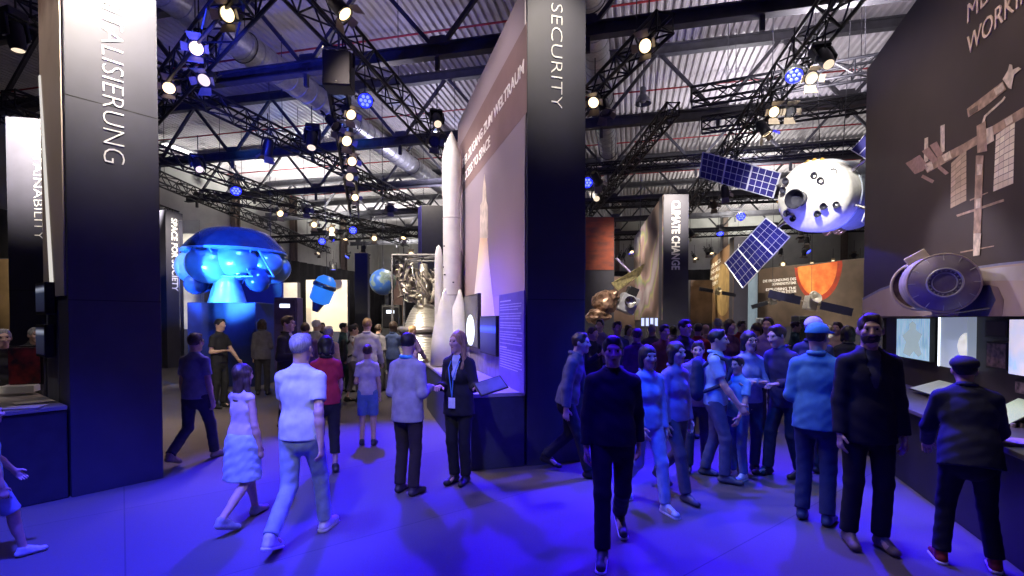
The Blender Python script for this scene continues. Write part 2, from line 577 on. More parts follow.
lt((740, 120), (900, 98), .36, 'black lattice truss crossing behind the brown mural edge, lower one', z=7.40, e1=3, e0=1)
lt((600, 168), (760, 155), .30, 'black lattice truss behind the upper solar panel', z=7.40, e1=6, e0=1)
lt((600, 205), (860, 195), .30, 'black lattice truss crossing behind the white spacecraft', z=7.40, e0=2, e1=8)
lt((600, 238), (870, 228), .34, 'pale lit lattice truss far down the hall above the red planet wall', z=7.40, e0=2, e1=8)
lt((300, 212), (430, 236), .34, 'far dark lattice truss over the globe', z=6.6, e0=4, e1=6)
lt((270, 240), (430, 232), .34, 'far lattice truss crossing in front of the pale far wall', z=6.6, e0=4, e1=4)

# ------------------------------------------------------------------ stage lamps
WARM = emit_mat('lens_warm', (1.0, .74, .42), 2.6)
WARM_DIM = emit_mat('lens_warm_dim', (1.0, .80, .58), 1.1)
BLUE = emit_mat('lens_blue', (.008, .015, 1.0), 4)
BLUEC = emit_mat('lens_blue_core', (.14, .18, 1.0), 2.5)
OFFL = mat('lens_off', (.05, .05, .06), .15)
INNER = mat('barn_door_inner', (.24, .20, .16), .4, .3)
def par_can(name, lens, cat='spotlight'):
    """hangs from its clamp at the origin, shines along -Z"""
    root = thing(name, 'x', cat)
    MB().lathe([(.05, .19), (.085, .17), (.105, .10), (.115, -.16), (.125, -.165), (.125, -.19), (.108, -.19), (.10, -.14)], (0, 0, 0), None, 24, False).build('can', BLACK, root)
    MB().lathe([(0.001, -.150), (.09, -.152), (.104, -.165)], (0, 0, 0), None, 24, False).build('lens', lens, root)
    yk = MB()
    yk.bar((-.14, 0, -.02), (-.14, 0, .26), .03, .008); yk.bar((.14, 0, -.02), (.14, 0, .26), .03, .008)
    yk.bar((-.14, 0, .26), (.14, 0, .26), .03, .008); yk.tube([(0, 0, .26), (0, 0, .36)], .02, 8); yk.torus((0, 0, .40), .045, .014, (0, 1, 0), 16, 6)
    yk.build('yoke', BLACK, root)
    for a in range(4):
        R = Matrix.Rotation(a * PI / 2, 3, 'Z')
        if a % 2: q = [R @ Vector(p) for p in ((-.06, .12, -.19), (.06, .12, -.19), (.07, .20, -.27), (-.07, .20, -.27))]
        else: q = [R @ Vector(p) for p in ((-.09, .12, -.19), (.09, .12, -.19), (.12, .22, -.32), (-.12, .22, -.32))]
        MB().poly(q, R @ Vector((0, .006, .003))).build('barn_door', INNER, root, smooth=False)
    return root
P_WARM = par_can('stage_spotlight', WARM)
P_DIM = par_can('stage_spotlight', WARM_DIM)
P_OFF = par_can('stage_spotlight', OFFL)
def led_par():
    root = thing('led_wash_light', 'x', 'spotlight')
    MB().lathe([(.06, .14), (.12, .12), (.15, .04), (.155, -.08), (.145, -.09), (.14, -.06)], (0, 0, 0), None, 28, False).build('can', BLACK, root)
    MB().lathe([(.001, -.055), (.14, -.06)], (0, 0, 0), None, 28, False).build('lens', BLUE, root)
    mb = MB()
    for k in range(7):
        a = k * PI / 3; r = .085 if k < 6 else 0
        mb.ball((r * math.cos(a), r * math.sin(a), -.062), (.034, .034, .014), 12, 6)
    mb.build('led_cluster', BLUEC, root)
    yk = MB()
    for s in (-1, 1): yk.bar((s * .18, 0, -.02), (s * .18, 0, .24), .03, .008)
    yk.bar((-.18, 0, .24), (.18, 0, .24), .03, .008); yk.tube([(0, 0, .24), (0, 0, .36)], .02, 8)
    yk.build('yoke', BLACK, root)
    return root
P_BLUE = led_par()
def moving_head():
    root = thing('moving_head_light', 'x', 'spotlight')
    MB().box((0, 0, .34), (.30, .24, .14)).build('base', BLACK, root, bevel=.02)
    mb = MB()
    for s in (-1, 1): mb.box((s * .15, 0, .12), (.05, .14, .36))
    mb.box((0, 0, .265), (.34, .14, .05)); mb.build('yoke', BLACK, root, bevel=.015)
    MB().lathe([(.07, .22), (.105, .18), (.12, .0), (.11, -.18), (.09, -.25), (.085, -.24)], (0, 0, 0), None, 24, False).build('head', BLACK, root)
    MB().lathe([(.001, -.23), (.088, -.235)], (0, 0, 0), None, 20, False).build('lens', WARM_DIM, root)
    return root
P_MOV = moving_head()
_r = MB().tube([(0, 0, .05), (0, 0, .85)], .012, 6).build('hanging_rod', BLACK, None)
ROD = _r.data
bpy.data.objects.remove(_r)
used = set()
def aim_rot(frm, to):
    return (Vector(to) - Vector(frm)).to_track_quat('-Z', 'Y').to_euler()
def lamp(proto, p, target, label, group, sc=1.0):
    global used
    if proto.name not in used:
        used.add(proto.name)
        o = proto; o.location = p; o.rotation_euler = aim_rot(p, target); o['label'] = label; o['group'] = group
        o.scale = (sc,) * 3
    else:
        o = dup(proto, p, aim_rot(p, target), label, group, sc)
    ORG[o.name] = Vector(p)
    rd = bpy.data.objects.new('hanging_rod', ROD); COL.objects.link(rd); rd.parent = o
    rm = o.rotation_euler.to_matrix().to_4x4()
    rd.matrix_parent_inverse = (Matrix.Translation(p) @ rm @ Matrix.Scale(sc, 4)).inverted()
    rd.location = p
    return o
# ------------------------------------------------------------------ sign pylons
SPOTS = []
def spot(name, p, target, energy, col, deg, blend=.6, rad=.06):
    l = bpy.data.lights.new(name, 'SPOT'); l.energy = energy; l.color = col; l.spot_size = math.radians(deg); l.spot_blend = blend; l.shadow_soft_size = rad
    o = bpy.data.objects.new(name, l); COL.objects.link(o); o.location = p; o.rotation_euler = aim_rot(p, target)
    return o
def pylon(word, A, B, th, h, label, z_end, length, caph, lit=-.020, off=.5, seams=(2.45,)):
    A = Vector((A[0], A[1], 0)); B = Vector((B[0], B[1], 0)); d = (B - A).normalized(); w = (B - A).length
    n = Vector((d.y, -d.x, 0))
    if n.dot(-A) < 0: n = -n
    W = Wall(A, d, n)
    root = thing('sign_pylon', label, 'sign pylon', A, kind='thing')
    W.slab(0, w, 0, h, -th, 0).build('tower', NAVY, root, smooth=False, bevel=.006)
    for z in seams:
        W.slab(0, w, z, z + .008, 0, .0015).build('panel_seam', mat('seam_black', (.008, .008, .01), .8), root, smooth=False)
    if word:
        lettering('lettering', word, W.pt(w * off - caph / 2, z_end + length, .006), (0, 0, -1), d, PRINTWHITE, root, width=length, height=caph, bold=lit)
    return W, w, n, d
H0 = 5.9
W1, w1, n1, d1 = pylon('DIGITALISIERUNG', (-4.46, 5.03), (-3.97, 5.66), .45, 6.2, 'tall dark pylon at the left lettered DIGITALISIERUNG, warm light on its top', 3.46, 2.06, .20, off=.50, seams=(2.0, 4.05))
W2, w2, n2, d2 = pylon('SUSTAINABILITY', (-10.2, 10.15), (-9.42, 10.3), .4, 5.9, 'tall pylon at the far left edge lettered SUSTAINABILITY, lit white on top', 3.45, 2.2, .17, off=.70, seams=(2.4,))
W3, w3, n3, d3 = pylon('SPACE FOR SOCIETY', (-12.9, 18.7), (-12.72, 19.4), .4, 5.9, 'slim grey pylon lettered SPACE FOR SOCIETY beside the blue lit module', 2.9, 2.75, .25, lit=.022, seams=())
W4, w4, n4, d4 = pylon('SECURITY', (.184, 6.12), (.926, 6.34), .45, 6.05, 'tall dark pylon in the middle lettered SECURITY', 4.41, 1.27, .16, off=.50, seams=(2.05,))
W5, w5, n5, d5 = pylon('CLIMATE CHANGE', (4.83, 16.0), (5.63, 16.0), .5, 5.8, 'pylon lettered CLIMATE CHANGE at the end of the swirling print', 3.4, 2.2, .26, lit=.03, off=.5, seams=())
W6, w6, n6, d6 = pylon('SC', (10.8, 24.4), (11.5, 24.4), .5, 5.85, 'distant dark pylon half hidden behind the lower blue solar panel', 4.9, .6, .3, seams=())
# black pylon seen from behind, between engine and rocket
root = thing('sign_pylon', 'plain black pylon without lettering behind the white rocket', 'sign pylon', at(428, 330, 17.9) * Vector((1, 1, 0)) if False else Vector((-3.0, 17.9, 0)), kind='thing')
a = Vector((-3.44, 17.9, 0))
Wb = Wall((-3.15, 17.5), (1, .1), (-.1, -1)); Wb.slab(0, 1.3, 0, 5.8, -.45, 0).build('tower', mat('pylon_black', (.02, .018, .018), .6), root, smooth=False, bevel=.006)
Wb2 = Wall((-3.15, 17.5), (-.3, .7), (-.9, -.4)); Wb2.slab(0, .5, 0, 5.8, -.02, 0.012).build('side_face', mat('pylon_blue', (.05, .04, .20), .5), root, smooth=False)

# ------------------------------------------------------------------ centre wall with the rocket picture
dC = Vector((-.282, .959, 0)); nC = Vector((-.959, -.282, 0))
WC = Wall((.184, 6.12), dC, nC)
LC = 4.6
root = thing('mural_wall', 'lilac mural wall with a launching rocket picture behind the middle counter', 'mural wall', WC.pt(0, 0), kind='thing')
WC.slab(.46, LC, 0, 5.9, -.4, 0).build('wall_core', mat('core_grey', (.20, .17, .24), .7), root, smooth=False)
pm = ramp_mat('launch_print', [(0, (.46, .33, .30)), (.2, (.40, .29, .32)), (.5, (.27, .22, .27)), (.8, (.30, .25, .30)), (1, (.34, .29, .33))], 'Z', .55, .25, .6)
WC.slab(.03, LC - .01, 1.86, 5.88, .002, .02).build('mural_print', pm, root, smooth=False)
bm_ = mat('band_brown', (.20, .13, .13), .55, 0, 3, .06)
WC.screen([(460, 146), (527, 22), (527, 112), (460, 196)], .021, .0235).build('title_band', bm_, root, smooth=False)
FL = ramp_mat('flame_print', [(0, (.95, .78, .62)), (.35, (.95, .85, .72)), (.65, (.95, .72, .50)), (1, (.70, .45, .30))], 'Z', .5)
RB = mat('rocket_print', (.62, .52, .46), .5, 0, 8, .2)
WC.screen([(472, 318), (478, 260), (481, 228), (487, 228), (489, 260), (495, 318)], .022, .0255).build('printed_flame', FL, root, smooth=False)
WC.screen([(480, 238), (480.5, 205), (482.5, 201), (483, 188), (484.6, 174), (486, 188), (486.5, 201), (488, 206), (488, 238)], .024, .0275).build('printed_rocket', RB, root, smooth=False)
hz = mat('haze_print', (.55, .40, .36), .6, 0, 2, .1)
WC.screen([(466, 318), (470, 300), (500, 296), (512, 310), (512, 318)], .021, .0225).build('printed_smoke', hz, root, smooth=False)
# titles
for body, b0, b1, cap_ in (('DER ZUGANG ZUM WELTRAUM', (462.5, 168), (524, 68), .15), ('ACCESS TO SPACE', (462.5, 184), (490, 143), .15)):
    t0, z0 = WC.hit(*b0, .026); t1, z1 = WC.hit(*b1, .026)
    p0 = WC.pt(t0, z0, .026); p1 = WC.pt(t1, z0, .026)
    lettering('lettering', body, p0, WC.r, (0, 0, 1), PRINTWHITE, root, width=(p1 - p0).length, height=.17, bold=.012)
# counter in front of it
CTOP = mat('counter_lilac', (.36, .32, .42), .35, 0, 4, .08)
croot = thing('display_counter', 'dark counter with a lilac top along the rocket mural wall', 'counter', WC.pt(1, 0, .3))
CW = .70
WC.slab(.0, LC - .1, 0, .87, .03, CW).build('counter_body', mat('counter_navy', (.04, .045, .075), .5), croot, smooth=False, bevel=.01)
WC.slab(-.01, LC - .08, .87, .92, .03, CW + .02).build('worktop', CTOP, croot, smooth=False, bevel=.008)
CZ = .92
# info board standing on the counter
iroot = thing('info_board', 'purple information board with white lines of text on the middle counter', 'info board', WC.pt(.5, CZ, .06))
IB = mat('board_purple', (.13, .085, .27), .45)
q = [WC.hit(499, 292, .10), WC.hit(524, 285, .10)]
ta, tb = q[0][0], q[1][0]
WC.slab(tb, ta, CZ, 2.15, .08, .10).build('board', IB, iroot, smooth=False, bevel=.004)
mbt = MB()
random.seed(3)
zz = 2.06
for k in range(24):
    if k in (1, 4, 7, 10, 14, 15): zz -= .018
    Wd_ = (ta - tb - .12) * (random.uniform(.55, 1) if k % 4 == 3 else random.uniform(.92, 1)) * (.55 if k in (0, 15) else 1)
    s = WC.r.dot(WC.d)
    t_start = ta - .06
    WC.slab(t_start - Wd_, t_start, zz - (.016 if k in (0, 15) else .009), zz, .10, .102, mbt)
    zz -= .034
mbt.build('text_lines', mat('print_grey', (.55, .52, .62), .6), iroot, smooth=False)
# monitors on the centre wall
SCRB = mat('screen_black', (.008, .008, .010), .18)
def monitor(W, c, label, scr, depth=.06, off=.02, frame=.02, extra=None):
    """c: four photo corners (tl, tr, br, bl)"""
    t = [W.hit(x, y, off + depth) for x, y in c]
    t0, t1 = sorted((sum(t[i][0] for i in (0, 3)) / 2, sum(t[i][0] for i in (1, 2)) / 2))
    z1 = (t[0][1] + t[1][1]) / 2; z0 = (t[2][1] + t[3][1]) / 2
    r = thing('monitor', label, 'screen', W.pt((t0 + t1) / 2, z0, off))
    W.slab(t0, t1, z0, z1, off, off + depth).build('bezel', BLACK, r, smooth=False, bevel=.006)
    W.slab(t0 + frame, t1 - frame, z0 + frame, z1 - frame, off + depth, off + depth + .003).build('screen', scr, r, smooth=False)
    if extra: extra(r, t0, t1, z0, z1, off + depth + .003)
    return r
def moon(r, t0, t1, z0, z1, o):
    c = WC.pt(t0 * .62 + t1 * .38, z0 + (z1 - z0) * .30, o)
    mb = MB(); pts = []
    R_ = (z1 - z0) * .30
    for k in range(28):
        a = 2 * PI * k / 28
        dt, dz = R_ * math.cos(a) * 1.3, R_ * math.sin(a)
        pts.append(WC.pt(min(t1 - .03, max(t0 + .03, t0 * .62 + t1 * .38 + dt)), max(z0 + .03, z0 + (z1 - z0) * .32 + dz), o))
    mb.poly(pts, WC.n * .002).build('moon_picture', emit_mat('moon_white', (.80, .88, 1), 1.6), r, smooth=False)
monitor(WC, ((460, 294), (478, 297), (478, 348), (460, 345)), 'black monitor showing a white moon beside the rocket', SCRB, extra=moon)
monitor(WC, ((480, 316), (496, 316), (496, 356), (480, 353)), 'small black monitor with a blue glow below the flame picture', ramp_mat('screen_blue_glow', [(0, (.0, .0, .03)), (.55, (.01, .015, .10)), (.68, (.04, .12, .9)), (.78, (.01, .02, .15)), (1, (0, 0, .02))], 'Z', .3, emit=1.0))
# papers on the counter
for i, (px, py) in enumerate([(482, 386), (498, 388), (505, 387)]):
    p = atz(px, py, CZ + .004)
    o = MB().box((0, 0, 0), (.20, .15, .008), Matrix.Rotation(-.3 + i * .35, 3, 'Z')).build('booklet', mat('paper_white', (.78, .76, .80), .6), None, org=None)
    o.location = p; tag(o, ['white booklet on the middle counter nearest the blonde woman', 'white booklet in the middle of the counter end', 'white booklet on the counter at the foot of the purple info board'][i], 'booklet', 'booklets on the middle counter')

# ------------------------------------------------------------------ left mural with its counter
dL = Vector((-.79, .61, 0)); nL = Vector((-.61, -.79, 0))
WL = Wall((-4.46, 5.03), dL, nL)
root = thing('mural_wall', 'beige mural wall seen edge-on at the left pylon', 'mural wall', WL.pt(0, 0), kind='thing')
WL.slab(.46, 1.0, 0, 6.1, -.5, -.0).build('wall_core', mat('core_blue', (.10, .11, .17), .6), root, smooth=False)
WL.slab(.05, .99, 2.05, 6.1, .0, .02).build('mural_print', ramp_mat('beige_print', [(0, (.30, .28, .30)), (.2, (.52, .42, .36)), (.5, (.58, .47, .41)), (.7, (.50, .38, .32)), (.82, (.16, .09, .07)), (1, (.22, .13, .10))], 'Z', .6, .35, 2.5), root, smooth=False)
MB().poly([WL.pt(.92, 4.5, .021), WL.pt(.97, 4.5, .021), WL.pt(.62, 2.2, .021), WL.pt(.50, 2.2, .021)], WL.n * .012).build('light_strip', emit_mat('strip_white', (1, .95, .88), .7), root, smooth=False)
lroot = thing('display_counter', 'dark counter with pale grey top at the left edge', 'counter', WL.pt(.8, 0, .4))
WL.slab(.02, 3.4, 0, .90, .02, .52).build('counter_body', mat('counter_navy2', (.03, .03, .05), .5), lroot, smooth=False, bevel=.01)
WL.slab(.0, 3.42, .90, .94, .02, .56).build('worktop', mat('worktop_grey', (.26, .24, .25), .3, 0, 4, .1), lroot, smooth=False, bevel=.006)
for i, (z0, z1, t0, t1) in enumerate(((1.86, 2.2, .45, .92), (1.4, 1.75, .5, .95))):
    r = thing('monitor', ['upper edge-on monitor on the left mural wall', 'lower edge-on monitor on the left mural wall'][i], 'screen', WL.pt(t0, z0, .02))
    WL.slab(t0, t1, z0, z1, .02, .10).build('bezel', BLACK, r, smooth=False, bevel=.006)
    WL.slab(t0 + .03, t1 - .03, z0 + .03, z1 - .03, .10, .103).build('screen', ramp_mat('screen_dim', [(0, (.02, .02, .05)), (.7, (.04, .05, .10)), (.85, (.5, .55, .7)), (.95, (.03, .03, .06))], 'Z', .3, emit=.5), r, smooth=False)
r = thing('display_case', 'red lit picture case on a white base on the left counter', 'case', at(21, 390, 5.6))
p = WL.P(22, 392, .5); p.z = .94
c0 = atz(20, 392, .97)
R = Matrix.Rotation(.5, 3, 'Z')
MB().box(c0 + Vector((0, 0, .04)), (.30, .22, .08), R).build('base', WHITEP, r, bevel=.006)
MB().box(c0 + Vector((0, .06, .30)), (.27, .03, .42), R).build('picture', mat('red_picture', (.30, .03, .03), .4, 0, 9, .1, 0, None, 0, (.02, .01, .02)), r, bevel=.004)
MB().box(c0 + Vector((0, .09, .30)), (.30, .02, .46), R).build('frame', BLACK, r, bevel=.004)
for i, (px, py) in enumerate([(24, 407), (34, 402)]):
    o = MB().box((0, 0, 0), (.30, .21, .006), Matrix.Rotation(.4 + .5 * i, 3, 'Z')).build('leaflet', mat('leaflet', (.62, .55, .55), .5, 0, 20, .1, 0, None, 0, (.75, .7, .68)), None)
    o.location = atz(px, py, .95); tag(o, ['pale printed leaflet near the front edge of the left counter', 'pale leaflet lying by the red picture case on the left counter'][i], 'leaflet', 'leaflets on the left counter')

# ------------------------------------------------------------------ climate wall
dK = Vector((.133, .99, 0)); nK = Vector((-.99, .133, 0))
WK = Wall((4.83, 16), dK, nK)
def swirl():
    m = bpy.data.materials.new('swirl_print'); m.use_nodes = True
    nt = m.node_tree; b = nt.nodes['Principled BSDF']; b.inputs['Roughness'].default_value = .6
    tc = nt.nodes.new('ShaderNodeTexCoord'); w = nt.nodes.new('ShaderNodeTexWave')
    w.inputs['Scale'].default_value = .45; w.inputs['Distortion'].default_value = 9; w.inputs['Detail'].default_value = 3; w.inputs['Detail Scale'].default_value = .7
    mp = nt.nodes.new('ShaderNodeMapping'); mp.inputs['Rotation'].default_value = (.6, .2, .3); mp.inputs['Scale'].default_value = (1, .5, .8)
    nt.links.new(tc.outputs['Object'], mp.inputs[0]); nt.links.new(mp.outputs[0], w.inputs['Vector'])
    r = nt.nodes.new('ShaderNodeValToRGB'); e = r.color_ramp.elements
    st = [(0, (.10, .07, .06)), (.25, (.22, .14, .12)), (.45, (.32, .22, .24)), (.6, (.40, .36, .16)), (.72, (.24, .30, .16)), (.85, (.34, .22, .26)), (1, (.42, .38, .40))]
    while len(e) < len(st): e.new(.5)
    for i, (p, c) in enumerate(st): e[i].position = p; e[i].color = list(c) + [1]
    nt.links.new(w.outputs['Fac'], r.inputs[0]); nt.links.new(r.outputs[0], b.inputs['Base Color'])
    return m
root = thing('mural_wall', 'mural wall with a brown and yellow-green swirling print beside the climate pylon', 'mural wall', WK.pt(0, 0), kind='thing')
WK.slab(.58, 8.5, 0, 5.8, -.4, 0).build('wall_core', NAVY, root, smooth=False)
WK.slab(.04, 8.48, 1.8, 5.79, .0, .02).build('mural_print', swirl(), root, smooth=False)
# brown walls farther right
d8 = Vector((.25, .97, 0)); n8 = Vector((-.97, .25, 0))
WP = Wall((10.8, 24.4), d8, n8)
BRW = mat('print_brown', (.17, .10, .055), .6, 0, 1.2, .2)
root = thing('mural_wall', 'brown mural wall with a golden oval print left of the distant pylon', 'mural wall', WP.pt(0, 0), kind='thing')
WP.slab(.65, 8.5, 0, 5.7, -.4, 0).build('wall_core', NAVY, root, smooth=False)
WP.slab(.04, 8.48, 1.7, 5.69, 0, .02).build('mural_print', BRW, root, smooth=False)
pts = []
for k in range(30):
    a = 2 * PI * k / 30
    pts.append((722.5 + 8.5 * math.cos(a), 290 + 26 * math.sin(a)))
WP.screen(pts, .022, .026).build('golden_oval', mat('gold_print', (.34, .24, .11), .5, 0, 2, .25), root, smooth=False)
for i, (x0, y0, x1, wd, body) in enumerate(((711, 269, 721, 1, 'DER BLICK'), (711, 275, 720, 1, 'INS ALL'), (710, 282, 719, 1, 'OUR VIEW'), (711, 287, 718, 1, 'OF SPACE'))):
    a = WP.P(x0, y0, .03); t1, _ = WP.hit(x1, y0, .03); b_ = WP.pt(t1, a.z, .03)
    lettering('lettering', body, a, WP.r, (0, 0, 1), PRINTWHITE, root, width=(b_ - a).length, height=.24, bold=.012)
# wall with the red planet
dM = Vector((2.0, -4.0, 0)); WM = Wall((11.8, 24), dM, (-4, -2))
root = thing('mural_wall', 'brown mural wall with a glowing orange-red sun picture', 'mural wall', WM.pt(0, 0), kind='thing')
WM.slab(0, 5.4, 0, 4.25, -.35, 0).build('wall_core', NAVY, root, smooth=False)
WM.slab(.02, 5.38, 1.5, 4.24, 0, .02).build('mural_print', mat('print_darkbrown', (.085, .060, .045), .6, 0, 2, .2), root, smooth=False)
SUN = mat('sun_print', (.62, .10, .02), .5, 0, 2.2, .1, 0, None, 0, (.80, .27, .06))
SUNE = mat('sun_rim', (.42, .035, .012), .5, 0, 3, .2, 0, None, 0, (.20, .03, .015))
pts = []
for k in range(37):
    a = PI * k / 36
    pts.append((818.5 + 24 * math.cos(a), 262 + 39 * math.sin(a) - 1.8 * math.cos(a)))
tl, tr = (794.5, 266), (842.5, 260)
WM.screen([(842, 260.5)] + pts[1:-1] + [(796, 268)], .021, .023).build('sun_glow', SUNE, root, smooth=False)
pts = []
for k in range(37):
    a = PI * (k / 36) 
    pts.append((817.5 + 20 * math.cos(a), 264 + 32 * math.sin(a) - 1.6 * math.cos(a)))
WM.screen([(837.5, 261.5)] + pts[1:-1] + [(797.5, 267)], .024, .026).build('sun_disc', SUN, root, smooth=False)
for (x0, y0, x1, body) in ((763, 282.5, 796, 'DIE ERKUNDUNG DES'), (772, 285.5, 796, 'SONNENSYSTEMS'), (766, 291, 796, 'EXPLORING THE'), (776, 293.5, 796, 'SOLAR SYSTEM')):
    a = WM.P(x0, y0, .03); b_ = WM.P(x1, y0, .03); b_.z = a.z
    lettering('lettering', body, a, WM.r, (0, 0, 1), PRINTWHITE, root, width=(b_ - a).length, height=.125, bold=.01)
# tall luminous glass pillar between them
p = at(752.5, 320, 23.0); 
o = MB().lathe([(.18, 0), (.2, .02), (.2, 4.0), (.18, 4.02)], (p.x, p.y, 0), None, 20).build('glass_light_pillar', emit_mat('pale_blue_glow', (.38, .50, .60), .35), None)
tag(o, 'pale blue glowing pillar left of the red sun wall', 'light pillar')
# blank exhibit walls far off, lit cream
CREAM = mat('cream_print', (.55, .50, .42), .6, 0, 1.0, .25)
MOONP = mat('moon_print', (.58, .56, .52), .7, 0, .9, .1, 0, None, 0, (.30, .29, .28))
def far_wall(px0, px1, Y, z0, z1, m, label, Y1=None):
    a = at(px0, 320, Y); b = at(px1, 320, Y1 or Y)
    d = (b - a); W = Wall((a.x, a.y), d, (d.y, -d.x))
    r = thing('exhibit_wall', label, 'exhibit wall', W.pt(0, 0), kind='thing')
    W.slab(0, Vector((d.x, d.y, 0)).length, 0, z1, -.3, 0).build('wall_core', NAVY, r, smooth=False)
    W.slab(.02, Vector((d.x, d.y, 0)).length - .02, z0, z1 - .02, 0, .02).build('wall_print', m, r, smooth=False)
    return W, r
far_wall(150, 205, 22, 1.4, 5.6, MOONP, 'exhibit wall with a pale moon landscape print behind the slim grey pylon')
far_wall(268, 298, 24, 1.2, 3.6, CREAM, 'cream lit exhibit wall right of the blue module')
far_wall(306, 348, 26, 1.2, 3.9, mat('cream_bright', (.80, .70, .52), .6, 0, 1, .1), 'bright cream exhibit wall behind the left crowd')
far_wall(355, 368, 21, 1.0, 4.6, mat('black_print', (.02, .02, .022), .6), 'narrow black exhibit wall left of the globe')
far_wall(392, 404, 24, 1.0, 4.2, mat('brown_print2', (.30, .19, .12), .6), 'narrow brown exhibit wall behind the globe')
far_wall(588, 640, 24, 1.4, 3.9, mat('brown_print3', (.16, .10, .08), .6, 0, 1, .4), 'dark brown exhibit wall behind the golden satellite model')
far_wall(690, 712, 30, 1.6, 4.2, mat('brown_print4', (.13, .09, .07), .6, 0, 1, .4), 'dim brown exhibit wall right of the climate pylon')
far_wall(585, 614, 19, 3.7, 5.7, mat('orange_rock', (.42, .09, .045), .7, 0, 1.6, .1, 0, None, 0, (.18, .06, .05), stretch=(1, 1, 3)), 'wall with an orange-red rock print right beside the security pylon')
far_wall(844, 862, 22, 1.4, 4.1, BRW, 'brown exhibit wall at the edge of the dark brown mural')
far_wall(0, 14, 13, 1.2, 3.4, mat('ochre_print', (.20, .13, .06), .6, 0, 1, .4), 'ochre exhibit wall at the far left edge')

# ------------------------------------------------------------------ right mural with the space station
E = Vector((5.68, 8.06, 0)); dR = Vector((-.332, -.943, 0)); nR = Vector((-.943, .332, 0))
WR = Wall(E, dR, nR)
LR = 6.4
root = thing('mural_wall', 'dark brown mural wall with a space station picture on the right', 'mural wall', WR.pt(0, 0), kind='thing')
WR.slab(0, LR, 1.84, 5.8, -.45, 0).build('wall_core', NAVY, root, smooth=False)
WR.slab(0, LR, 0, 1.84, -.45, -.30).build('wall_base', mat('base_dark', (.035, .026, .03), .5), root, smooth=False)
WR.slab(.01, LR, 1.83, 5.79, 0, .02).build('mural_print', mat('space_brown', (.050, .033, .030), .6, 0, 1.4, .12), root, smooth=False)
B1 = mat('iss_tan', (.40, .27, .20), .6, 0, 14, .3)
B2 = mat('iss_pink', (.36, .22, .19), .6, 0, 20, .15)
B3 = mat('iss_white', (.66, .54, .44), .6, 0, 18, .25)
B4 = mat('iss_dark', (.16, .11, .09), .6, 0, 18, .3)
def cp(pts): return [(890 + x / 2.88, 60 + y / 2.88) for x, y in pts]
def pr(name, polys, m, o=.021, th=.002):
    mb = MB()
    for p in polys: WR.screen(cp(p), o, o + th, mb)
    return mb.build(name, m, root, smooth=False)
pr('station_boom', [[(95, 302), (215, 240), (386, 135), (386, 165), (215, 265), (108, 325)]], B1)
pr('station_boom_detail', [[(150, 276), (172, 262), (178, 282), (158, 292)], [(262, 205), (296, 190), (300, 232), (268, 250)], [(330, 172), (352, 158), (354, 178), (336, 190)], [(100, 302), (120, 292), (126, 312), (108, 322)]], B3, .0235)
pr('station_radiator', [[(45, 297), (70, 284), (98, 318), (72, 329)], [(66, 285), (86, 273), (112, 307), (95, 317)], [(92, 263), (112, 251), (140, 288), (124, 298)], [(115, 246), (135, 234), (153, 270), (138, 281)], [(95, 330), (128, 347), (122, 355), (90, 338)], [(140, 300), (170, 325), (160, 331), (138, 312)]], B2, .0235)
pr('station_radiator_edge', [[(100, 226), (110, 222), (110, 290), (98, 297)], [(146, 190), (158, 185), (158, 262), (146, 270)]], B3, .0232)
SA = grid_mat('array_tan', (.42, .31, .22), (.16, .11, .09), 3, 9, .06, .6)
SB = grid_mat('array_bright', (.74, .60, .47), (.22, .15, .12), 4, 9, .06, .6)
def pan(name, poly, m, o=.0225):
    ps = [WR.P(x, y, o) for x, y in cp(poly)]
    mb = MB(); mb.add(ps, [(0, 1, 2, 3)])
    ob = mb.build(name, m, root, smooth=False, uvq=True)
    sd_ = ob.modifiers.new('thick', 'SOLIDIFY'); sd_.thickness = .002
    return ob
pan('station_solar_array', [(174, 428), (220, 405), (220, 255), (176, 297)], SA)
pan('station_solar_array', [(297, 380), (355, 356), (360, 175), (305, 215)], SB)
pr('station_modules', [[(248, 275), (270, 275), (262, 497), (241, 500)], [(250, 190), (276, 175), (280, 262), (252, 268)]], B1, .0245)
pr('station_module_end', [[(241, 500), (263, 498), (258, 562), (240, 565)], [(252, 300), (266, 300), (264, 330), (250, 332)], [(248, 400), (262, 398), (260, 425), (247, 428)]], B3, .027)
pr('station_upper_module', [[(222, 141), (325, 62), (335, 85), (275, 134), (226, 165)]], B1, .0235)
pr('station_upper_detail', [[(300, 85), (325, 66), (330, 84), (306, 102)], [(325, 55), (340, 30), (345, 12), (352, 14), (354, 28), (370, 20), (378, 26), (358, 42), (350, 84), (342, 80)]], B3, .0255)
pr('station_dark_module', [[(228, 146), (252, 130), (254, 145), (230, 160)]], B4, .0255)
pr('station_arm', [[(262, 190), (272, 160), (324, 113), (330, 104), (333, 108), (327, 118), (277, 163), (268, 192)]], B3, .0235)
pr('station_rods', [[(192, 446), (328, 400), (329, 407), (194, 452)], [(203, 552), (300, 534), (300, 537), (204, 556)], [(230, 402), (282, 380), (282, 383), (231, 406)]], B1, .0225)
